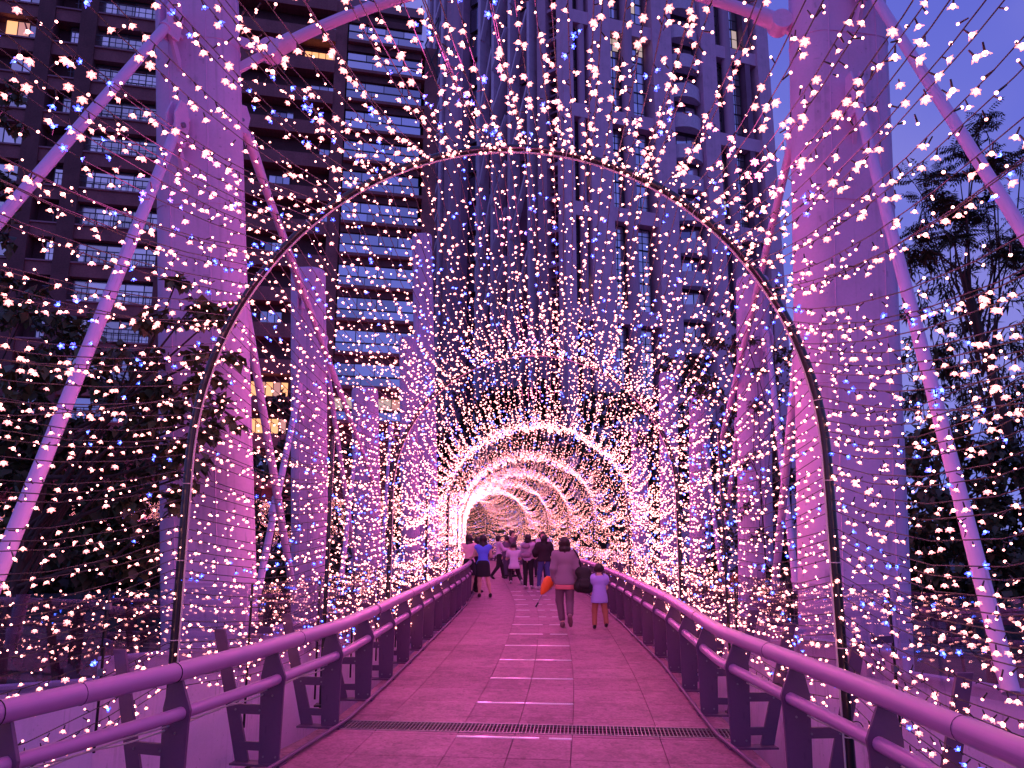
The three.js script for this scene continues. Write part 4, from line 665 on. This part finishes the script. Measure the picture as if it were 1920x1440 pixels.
// own axes of a figure: x to its right ... y up, -z is where it faces (turn 0 walks away from the viewer)
function person(o) {
  const t = thing('person', o.label, 'person'), H = o.h, s = H / 1.62, hc = o.cell ?? 0.014;
  const J = { hip: V(0, 0.86, 0), chest: V(0, 1.22, 0), neck: V(0, 1.36, 0), head: V(0, 1.49, 0), sl: V(-0.165, 1.3, 0), sr: V(0.165, 1.3, 0), hl: V(-0.085, 0.84, 0), hr: V(0.085, 0.84, 0), kl: V(-0.09, 0.46, 0), kr: V(0.09, 0.46, 0), al: V(-0.09, 0.08, 0.02), ar: V(0.09, 0.08, 0.02), el: V(-0.22, 1.04, 0.03), er: V(0.22, 1.04, 0.03), wl: V(-0.24, 0.82, -0.03), wr: V(0.24, 0.82, -0.03), fl: V(0, 0, -1), fr: V(0, 0, -1), look: V(0, 0, -1) };
  for (const [k, v] of Object.entries(o.pose ?? {})) J[k] = V(...v);
  const kid = o.kid ?? 1; // bigger head for a child
  const sc = (v) => v.clone().multiplyScalar(s); for (const k of Object.keys(J)) if (!['fl', 'fr', 'look'].includes(k)) J[k] = sc(J[k]);
  const b = (a, c, r0, r1, f) => [typeof a === 'string' ? J[a] : a, typeof c === 'string' ? J[c] : c, r0 * s, r1 * s, f];
  const waist = J.hip.clone().lerp(J.chest, 0.45), off = (k, x, y, z) => J[k].clone().add(V(x, y, z).multiplyScalar(s));
  const torso = [b(off('hip', -0.06, 0, 0), off('hip', 0.06, 0, 0), 0.108, 0.108, 0.85), b(off('hip', 0, 0, 0), waist, 0.125, 0.105, 0.8), b(waist, off('chest', 0, 0.0, 0), 0.108, 0.125, 0.78), b(off('chest', -0.06, 0.02, 0), off('chest', 0.06, 0.02, 0), 0.115, 0.115, 0.75), b('sl', 'sr', 0.062, 0.062), b('chest', 'neck', 0.09, 0.055), b('neck', 'head', 0.05, 0.05)];
  const arms = ['l', 'r'].flatMap((q) => [b('s' + q, 'e' + q, 0.052, 0.04), b('e' + q, 'w' + q, 0.038, 0.025)]);
  const foot = (q) => { const f = J['f' + q].clone().normalize(), a = J['a' + q]; return [[a.clone().add(V(0, -0.02 * s, 0)).addScaledVector(f, -0.035 * s), a.clone().add(V(0, -0.048 * s, 0)).addScaledVector(f, 0.05 * s), 0.034 * s, 0.034 * s], [a.clone().add(V(0, -0.048 * s, 0)).addScaledVector(f, 0.05 * s), a.clone().add(V(0, -0.056 * s, 0)).addScaledVector(f, 0.14 * s), 0.036 * s, 0.026 * s]]; };
  const legs = ['l', 'r'].flatMap((q) => [b('h' + q, 'k' + q, 0.084, 0.055), b('k' + q, J['k' + q].clone().lerp(J['a' + q], 0.35), 0.052, 0.055), b(J['k' + q].clone().lerp(J['a' + q], 0.35), 'a' + q, 0.054, 0.034)]);
  // head: skull, jaw, nose, ears on a fine grid, turned to where it looks
  const lk = J.look.clone().normalize(), rt = new THREE.Vector3().crossVectors(lk, V(0, 1, 0)).normalize(), up = new THREE.Vector3().crossVectors(rt, lk), hs = s * kid, HP = (x, y, z) => J.head.clone().addScaledVector(rt, x * hs).addScaledVector(up, y * hs).addScaledVector(lk, z * hs);
  const headB = [[HP(0, 0.035, -0.012), HP(0, 0.03, 0.012), 0.082 * hs, 0.078 * hs], [HP(0, -0.01, 0.02), HP(0, -0.062, 0.052), 0.066 * hs, 0.034 * hs], [HP(-0.03, -0.035, 0.03), HP(0.03, -0.035, 0.03), 0.04 * hs, 0.04 * hs], [HP(0, 0.012, 0.088), HP(0, -0.014, 0.1), 0.009 * hs, 0.013 * hs], [HP(-0.078, 0.012, -0.002), HP(-0.078, -0.02, 0.006), 0.014 * hs, 0.010 * hs], [HP(0.078, 0.012, -0.002), HP(0.078, -0.02, 0.006), 0.014 * hs, 0.010 * hs], [HP(0, -0.05, 0), J.neck, 0.048 * s, 0.052 * s]];
  const hands = ['l', 'r'].flatMap((q) => { const d = J['w' + q].clone().sub(J['e' + q]).normalize(); return hand(J['w' + q], d, V(q === 'l' ? 0.5 : -0.5, 0, -0.8), s * (kid > 1 ? 1.1 : 1), o.curl ?? 0.5); });
  const skin = o.skin ?? SKIN[0];
  const body = part('body', merge([solid([...torso, ...arms, ...legs, ...(o.bareFeet ? [...foot('l'), ...foot('r')] : [])], hc), solid(headB, 0.008 * Math.max(1, hc / 0.014), 0.02), solid(hands, hc > 0.016 ? 0.0055 : 0.0042, 0.008)].map((g) => g.toNonIndexed())), skin, t);
  part('eye', merge([-1, 1].map((q) => new THREE.SphereGeometry(0.0085 * hs, 8, 6).translate(...HP(q * 0.03, 0.018, 0.082).toArray()))), eyeM, body);
  part('mouth', new THREE.SphereGeometry(0.014 * hs, 8, 6).scale(1, 0.36, 0.5).translate(...HP(0, -0.045, 0.082).toArray()), mouthM, body);
  // hair
  const hl = o.hair ?? 0.1; const hairB = [[HP(0, 0.045, -0.028), HP(0, 0.05, 0.018), 0.092 * hs, 0.084 * hs], [HP(-0.05, 0.01, -0.03), HP(0.05, 0.01, -0.03), 0.06 * hs, 0.06 * hs]];
  if (hl > 0.05) { const n = 5; for (let i = 0; i < n; i++) { const x = lerp(-0.062, 0.062, i / (n - 1)), bz = -0.05 + 0.05 * Math.abs(x) / 0.062; const e = HP(x * (1.15 + (o.hairSpread ?? 0)), -hl + rr(-0.015, 0.015), bz - 0.03); hairB.push([HP(x, 0.02, bz), HP(x * 1.15, -hl * 0.5, bz - 0.02), 0.038 * hs, 0.034 * hs], [HP(x * 1.15, -hl * 0.5, bz - 0.02), e, 0.034 * hs, 0.016 * hs]); } }
  part('hair', solid(hairB, 0.009 * Math.max(1, hc / 0.014), 0.025, 0, (x, y, z) => { const p = V(x, y, z).sub(J.head); return Math.min(p.dot(lk) - 0.055 * hs, 0.05 * hs - 0) + (p.dot(up) > 0.04 * hs ? -0.05 * hs : 0); }), o.hairM ?? hairM, t);
  // clothes
  const topB = [...torso.slice(0, 6)], sl = o.sleeve ?? 1; // 1 long, 0.5 to the elbow, 0.25 short
  for (const q of ['l', 'r']) { if (sl > 0.6) topB.push(b('s' + q, 'e' + q, 0.054, 0.044), b('e' + q, J['e' + q].clone().lerp(J['w' + q], 0.92), 0.044, 0.034)); else if (sl > 0) topB.push(b('s' + q, J['s' + q].clone().lerp(J['e' + q], sl * 1.4), 0.058, 0.056)); }
  if (o.hem) topB.push(b(waist, off('hip', 0, -o.hem, 0), 0.118, 0.135, 0.85), b(off('hip', -0.07, -o.hem, 0), off('hip', 0.07, -o.hem, 0), 0.105, 0.105, 0.9));
  const hemY = off('hip', 0, -(o.hem ?? 0) - 0.03, 0).y, nk = J.neck.y - 0.008 * s;
  part(o.topName ?? 'shirt', solid(topB, hc, 0.04, (o.puff ?? 0.013) * s, (x, y, z) => Math.max(hemY - y, sl > 0.6 && y < hemY ? -1 : -1, Math.abs(x - J.neck.x) < 0.1 * s ? y - nk : -1)), o.top, t);
  if (o.under) part('under_shirt', solid([b(waist, off('hip', 0, -(o.hem ?? 0) - 0.06, 0), 0.115, 0.125, 0.85), b(off('hip', -0.07, -(o.hem ?? 0) - 0.06, 0), off('hip', 0.07, -(o.hem ?? 0) - 0.06, 0), 0.105, 0.105, 0.9)], hc, 0.04, 0.011 * s, (x, y, z) => off('hip', 0, -(o.hem ?? 0) - 0.115, 0).y - y), o.under, t);
  if (o.skirt) { const L = o.skirt, e = (x) => off('hip', x, -L, 0); part('skirt', solid([b(waist.clone().lerp(J.hip, 0.5), 'hip', 0.11, 0.128, 0.85), b('hip', e(0), 0.125, 0.15, 0.9), b(off('hip', -0.06, 0, 0), e(-0.085), 0.11, 0.115, 0.95), b(off('hip', 0.06, 0, 0), e(0.085), 0.11, 0.115, 0.95)], hc, 0.04, 0.008 * s, (x, y, z) => e(0).y - y), o.bottom, t); }
  else { const lb = ['l', 'r'].flatMap((q) => { const end = J['k' + q].clone().lerp(J['a' + q], o.cuff ?? 0.92); return [b('h' + q, 'k' + q, 0.094, 0.068), b('k' + q, end, 0.067, o.ankle ?? 0.054)]; }); part('trousers', solid([...lb, b(off('hip', -0.06, 0, 0), off('hip', 0.06, 0, 0), 0.118, 0.118, 0.85)], hc, 0.03, 0.004 * s), o.bottom, t); }
  part('shoe', solid(foot('l'), 0.009, 0.02, 0.008 * s), o.shoes ?? shoeBlack, t); part('shoe', solid(foot('r'), 0.009, 0.02, 0.008 * s), o.shoes ?? shoeBlack, t);
  t.position.copy(W3(o.x, 0.006, o.z)); t.rotation.y = o.turn ?? 0; t.userData.J = undefined; delete t.userData.J;
  return { t, J, s, world: (p) => p.clone().applyAxisAngle(V(0, 1, 0), o.turn ?? 0).add(t.position) };
}
const P = {}; // who stands where
const walkP = { kl: [-0.10, 0.47, -0.09], al: [-0.07, 0.085, 0.00], kr: [0.085, 0.45, -0.02], ar: [0.07, 0.22, 0.27], fr: [0.1, -0.75, -0.7] };
P.woman = person({ label: 'woman in a grey hooded jacket walking away beside a small boy', h: 1.63, x: 0.98, z: 14.65, turn: -0.02, hair: 0.17, hairSpread: 0.25, top: cloth(0.25, 0.17, 0.24), topName: 'jacket', puff: 0.016, hem: 0.06, under: cloth(0.62, 0.18, 0.2), bottom: cloth(0.16, 0.085, 0.13), cuff: 0.8, ankle: 0.058, shoes: mat(0.2, 0.1, 0.13, 0.6), bareFeet: true, curl: 0.9, cell: 0.013, pose: { ...walkP, hip: [0, 0.85, 0], el: [-0.215, 1.05, 0.02], wl: [-0.215, 0.83, -0.1], er: [0.21, 1.06, 0.02], wr: [0.235, 0.86, -0.06], al: [-0.05, 0.085, -0.04] } });
P.boy = person({ label: 'small boy in a pale violet vest and brown trousers walking beside the right handrail', h: 1.12, x: 1.6, z: 14.55, turn: 0.0, hair: 0.0, kid: 1.3, top: cloth(0.38, 0.32, 0.8), topName: 'vest', puff: 0.042, hem: 0.12, sleeve: 0.2, bottom: cloth(0.36, 0.14, 0.09), ankle: 0.062, shoes: shoeBlack, cell: 0.012, pose: { hip: [0, 0.80, 0], head: [0, 1.50, -0.02], sl: [-0.15, 1.27, 0], sr: [0.15, 1.27, 0], hl: [-0.09, 0.78, 0], hr: [0.09, 0.78, 0], kl: [-0.13, 0.44, -0.05], kr: [0.14, 0.44, 0.02], al: [-0.14, 0.085, 0.02], ar: [0.16, 0.13, 0.1], el: [-0.2, 1.03, -0.06], er: [0.2, 1.03, -0.06], wl: [-0.17, 0.92, -0.25], wr: [0.17, 0.92, -0.25] } });
P.blue = person({ label: 'girl in a bright blue vest and short black skirt standing by the left handrail', h: 1.63, x: -0.78, z: 21.2, turn: 0.05, hair: 0.27, hairSpread: 0.3, top: cloth(0.10, 0.17, 0.85), topName: 'vest', sleeve: 0, hem: 0.0, bottom: cloth(0.012, 0.010, 0.018), skirt: 0.33, shoes: shoeBlack, cell: 0.017, pose: { al: [-0.09, 0.085, 0.0], ar: [0.2, 0.09, 0.06], kr: [0.13, 0.47, 0.02], el: [-0.24, 1.08, -0.06], wl: [-0.3, 1.02, -0.28], er: [0.22, 1.06, -0.05], wr: [0.16, 1.0, -0.26] } });
P.pink = person({ label: 'girl in a pale pink shirt and black skirt leaning at the left handrail', h: 1.64, x: -1.22, z: 22.4, turn: -0.35, hair: 0.3, hairSpread: 0.1, top: cloth(0.85, 0.42, 0.55), sleeve: 0.35, hem: 0.0, bottom: cloth(0.012, 0.010, 0.018), skirt: 0.36, shoes: shoeBlack, cell: 0.017, pose: { al: [-0.06, 0.085, 0], ar: [0.09, 0.085, 0.07], kr: [0.1, 0.47, -0.02], er: [0.21, 1.06, -0.1], wr: [0.12, 1.05, -0.3], head: [-0.01, 1.49, -0.02] } });
P.dark = person({ label: 'person in dark clothes half hidden between the two girls by the left handrail', h: 1.56, x: -1.0, z: 22.9, turn: -0.9, hair: 0.22, top: cloth(0.03, 0.018, 0.024), hem: 0.05, bottom: cloth(0.02, 0.014, 0.02), shoes: shoeBlack, cell: 0.02, pose: { er: [0.22, 1.1, -0.12], wr: [0.1, 1.16, -0.33] } });
P.bag = person({ label: 'woman in a pale jacket and black trousers wearing a rucksack, facing away', h: 1.63, x: 0.5, z: 24.3, turn: -0.35, hair: 0.13, top: cloth(0.62, 0.44, 0.62), topName: 'jacket', puff: 0.018, bottom: cloth(0.014, 0.011, 0.016), shoes: shoePale, cell: 0.017, pose: { er: [0.24, 1.1, -0.12], wr: [0.2, 1.08, -0.36], el: [-0.22, 1.08, -0.1], wl: [-0.14, 1.1, -0.3], ar: [0.1, 0.085, -0.03] } });
P.cape = person({ label: 'long-haired woman in a black cape and blue jeans stepping forward', h: 1.6, x: 0.98, z: 24.1, turn: 0.25, hair: 0.34, hairSpread: 0.5, top: cloth(0.025, 0.012, 0.018), topName: 'cape', puff: 0.06, hem: 0.0, bottom: cloth(0.07, 0.08, 0.24), shoes: shoePale, cell: 0.017, pose: { kl: [-0.13, 0.47, -0.06], al: [-0.16, 0.085, -0.06], kr: [0.11, 0.46, 0.02], ar: [0.16, 0.13, 0.18], fl: [-0.5, -0.1, -0.8], fr: [0.2, -0.5, -0.7], el: [-0.25, 1.12, -0.06], er: [0.25, 1.12, -0.06], wl: [-0.2, 1.02, -0.26], wr: [0.2, 1.02, -0.26] } });
P.kneel = person({ label: 'person in a pale lilac T-shirt crouching with bent knees in the middle of the walk', h: 1.62, x: 0.06, z: 26.6, turn: 0.1, hair: 0.02, top: cloth(0.72, 0.52, 0.70), sleeve: 0.35, hem: 0.04, bottom: cloth(0.035, 0.02, 0.03), shoes: shoePale, cell: 0.017, pose: { hip: [0, 0.56, 0.12], chest: [0, 0.94, 0.02], neck: [0, 1.09, -0.03], head: [0, 1.22, -0.05], sl: [-0.17, 1.03, 0], sr: [0.17, 1.03, 0], hl: [-0.09, 0.54, 0.12], hr: [0.09, 0.54, 0.12], kl: [-0.12, 0.45, -0.26], kr: [0.18, 0.28, -0.1], al: [-0.1, 0.085, 0.02], ar: [0.24, 0.10, 0.26], fr: [0.1, -0.6, -0.7], el: [-0.23, 0.8, -0.12], er: [0.23, 0.8, -0.12], wl: [-0.1, 0.84, -0.3], wr: [0.1, 0.84, -0.3] } });
P.side = person({ label: 'person in a pale top and black trousers striding across the walk behind the girls', h: 1.58, x: -0.5, z: 29.2, turn: -1.25, hair: 0.1, top: cloth(0.66, 0.46, 0.64), sleeve: 0.8, bottom: cloth(0.02, 0.015, 0.02), shoes: shoeBlack, cell: 0.02, pose: { kl: [-0.09, 0.47, -0.16], al: [-0.08, 0.085, -0.22], kr: [0.09, 0.45, 0.05], ar: [0.09, 0.13, 0.3], fr: [0, -0.5, -0.8], er: [0.21, 1.08, -0.15], wr: [0.12, 1.08, -0.36], el: [-0.21, 1.08, -0.15], wl: [-0.12, 1.1, -0.36] } });
P.grey = person({ label: 'person in violet grey clothes beside the striding person', h: 1.56, x: -0.22, z: 30.4, turn: 1.0, hair: 0.06, top: cloth(0.2, 0.12, 0.2), hem: 0.04, bottom: cloth(0.1, 0.07, 0.13), shoes: shoeBlack, cell: 0.02 });
P.tall = person({ label: 'tall dark-haired person with a raised arm behind the crouching person', h: 1.76, x: 0.0, z: 30.6, turn: -2.2, hair: 0.08, top: cloth(0.16, 0.09, 0.13), bottom: cloth(0.03, 0.02, 0.03), shoes: shoeBlack, cell: 0.02, pose: { er: [0.26, 1.2, -0.2], wr: [0.2, 1.42, -0.36] } });
P.child = person({ label: 'child in a pink top behind the woman with the rucksack', h: 1.42, x: 0.84, z: 30.4, turn: 2.9, hair: 0.08, kid: 1.12, top: cloth(0.8, 0.3, 0.42), sleeve: 0.35, hem: 0.03, bottom: cloth(0.03, 0.02, 0.04), shoes: shoeBlack, cell: 0.02, skin: SKIN[1], pose: { el: [-0.22, 1.12, -0.1], wl: [-0.08, 1.22, -0.3], er: [0.22, 1.12, -0.1], wr: [0.08, 1.22, -0.3] } });
P.face = person({ label: 'person in white facing the viewer behind the woman in the black cape', h: 1.72, x: 1.12, z: 28.6, turn: 3.1, hair: 0.14, top: cloth(0.75, 0.6, 0.7), bottom: cloth(0.04, 0.03, 0.05), shoes: shoeBlack, cell: 0.02 });
// what they carry
function carried(name, label, category) { return thing(name, label, category); }
{
  const w = P.woman, t = carried('backpack', 'black backpack hanging from the right shoulder of the woman in the grey jacket', 'backpack'), c = w.world(V(0.33, 0.86, 0.05).multiplyScalar(w.s));
  const bm = mat(0.012, 0.011, 0.012, 0.7); part('pack', solid([[V(-0.05, 0.13, 0), V(0.06, 0.12, 0), 0.1, 0.1], [V(-0.07, -0.13, 0), V(0.08, -0.15, 0), 0.11, 0.11], [V(0.02, 0, 0), V(0.09, 0, 0), 0.12, 0.1]], 0.014, 0.06).translate(c.x, c.y, c.z), bm, t);
  part('front_pocket', solid([[V(-0.04, -0.1, 0.1), V(0.07, -0.11, 0.1), 0.06, 0.06], [V(-0.03, -0.02, 0.1), V(0.06, -0.03, 0.1), 0.05, 0.05]], 0.012, 0.04).translate(c.x, c.y, c.z), bm, t);
  const sh = w.world(w.J.sr.clone().add(V(0.0, 0.085, 0))); part('strap', tube([c.clone().add(V(-0.04, 0.2, 0.03)), sh.clone().lerp(c, 0.4).add(V(0.03, 0.04, 0.11)), sh.clone().add(V(0.01, 0.0, 0.06)), sh, sh.clone().lerp(c, 0.4).add(V(0.03, 0, -0.12)), c.clone().add(V(-0.02, 0.18, -0.05))], 0.012, 6, 40), bm, t);
  const u = carried('umbrella', 'folded orange umbrella held at the left side of the woman in the grey jacket', 'umbrella'), h = w.world(w.J.wl.clone().add(V(-0.03, -0.06, -0.02))), tip = h.clone().add(V(-0.3, -0.47, 0.12)), d = tip.clone().sub(h);
  const or = mat(0.85, 0.16, 0.02, 0.6); const pts = [[0.0, 0.02], [0.06, 0.10], [0.2, 0.125], [0.42, 0.10], [0.6, 0.05], [0.66, 0.02]].map(([k, r]) => new THREE.Vector2(r, k * d.length())); const g = new THREE.LatheGeometry(pts, 18); { const p = g.attributes.position; for (let i = 0; i < p.count; i++) { const a = Math.atan2(p.getZ(i), p.getX(i)), q = 1 - 0.16 * (0.5 + 0.5 * Math.cos(a * 8)); p.setX(i, p.getX(i) * q); p.setZ(i, p.getZ(i) * q * 0.7); } g.computeVertexNormals(); }
  g.applyQuaternion(new THREE.Quaternion().setFromUnitVectors(V(0, 1, 0), d.clone().normalize())).translate(h.x, h.y + 0.12, h.z); part('canopy', g, or, u);
  part('shaft', bar(h.clone().addScaledVector(d, -0.1).add(V(0, 0.12, 0)), tip.clone().add(V(0, 0.06, 0)), 0.008, 0.008, 8), M.grate, u); part('handle', bar(tip.clone().addScaledVector(d, -0.16).add(V(0, 0.06, 0)), tip.clone().add(V(0, 0.06, 0)), 0.014, 0.014, 8), M.wire, u);
  const r = P.bag, k = carried('rucksack', 'pinkish grey rucksack on the back of the woman in black trousers', 'rucksack'), q = r.world(V(-0.02, 1.15, 0.17).multiplyScalar(r.s)), rm = cloth(0.34, 0.2, 0.3);
  part('pack', solid([[V(-0.06, 0.12, 0), V(0.06, 0.12, 0), 0.075, 0.075], [V(-0.08, -0.14, 0), V(0.08, -0.14, 0), 0.09, 0.09]], 0.016, 0.05).translate(q.x, q.y, q.z), rm, k);
  for (const e of ['sl', 'sr']) { const p = r.world(r.J[e].clone().multiply(V(0.62, 1, 1)).add(V(0, 0.07, 0))); part('strap', tube([q.clone().add(V(0, 0.16, 0)), p.clone().add(V(0, 0.02, 0.03)), p.clone().lerp(r.world(r.J.chest), 0.3).add(V(0, 0, -0.16))], 0.012, 6, 16), rm, k); }
}
renderer.render(scene, camera);
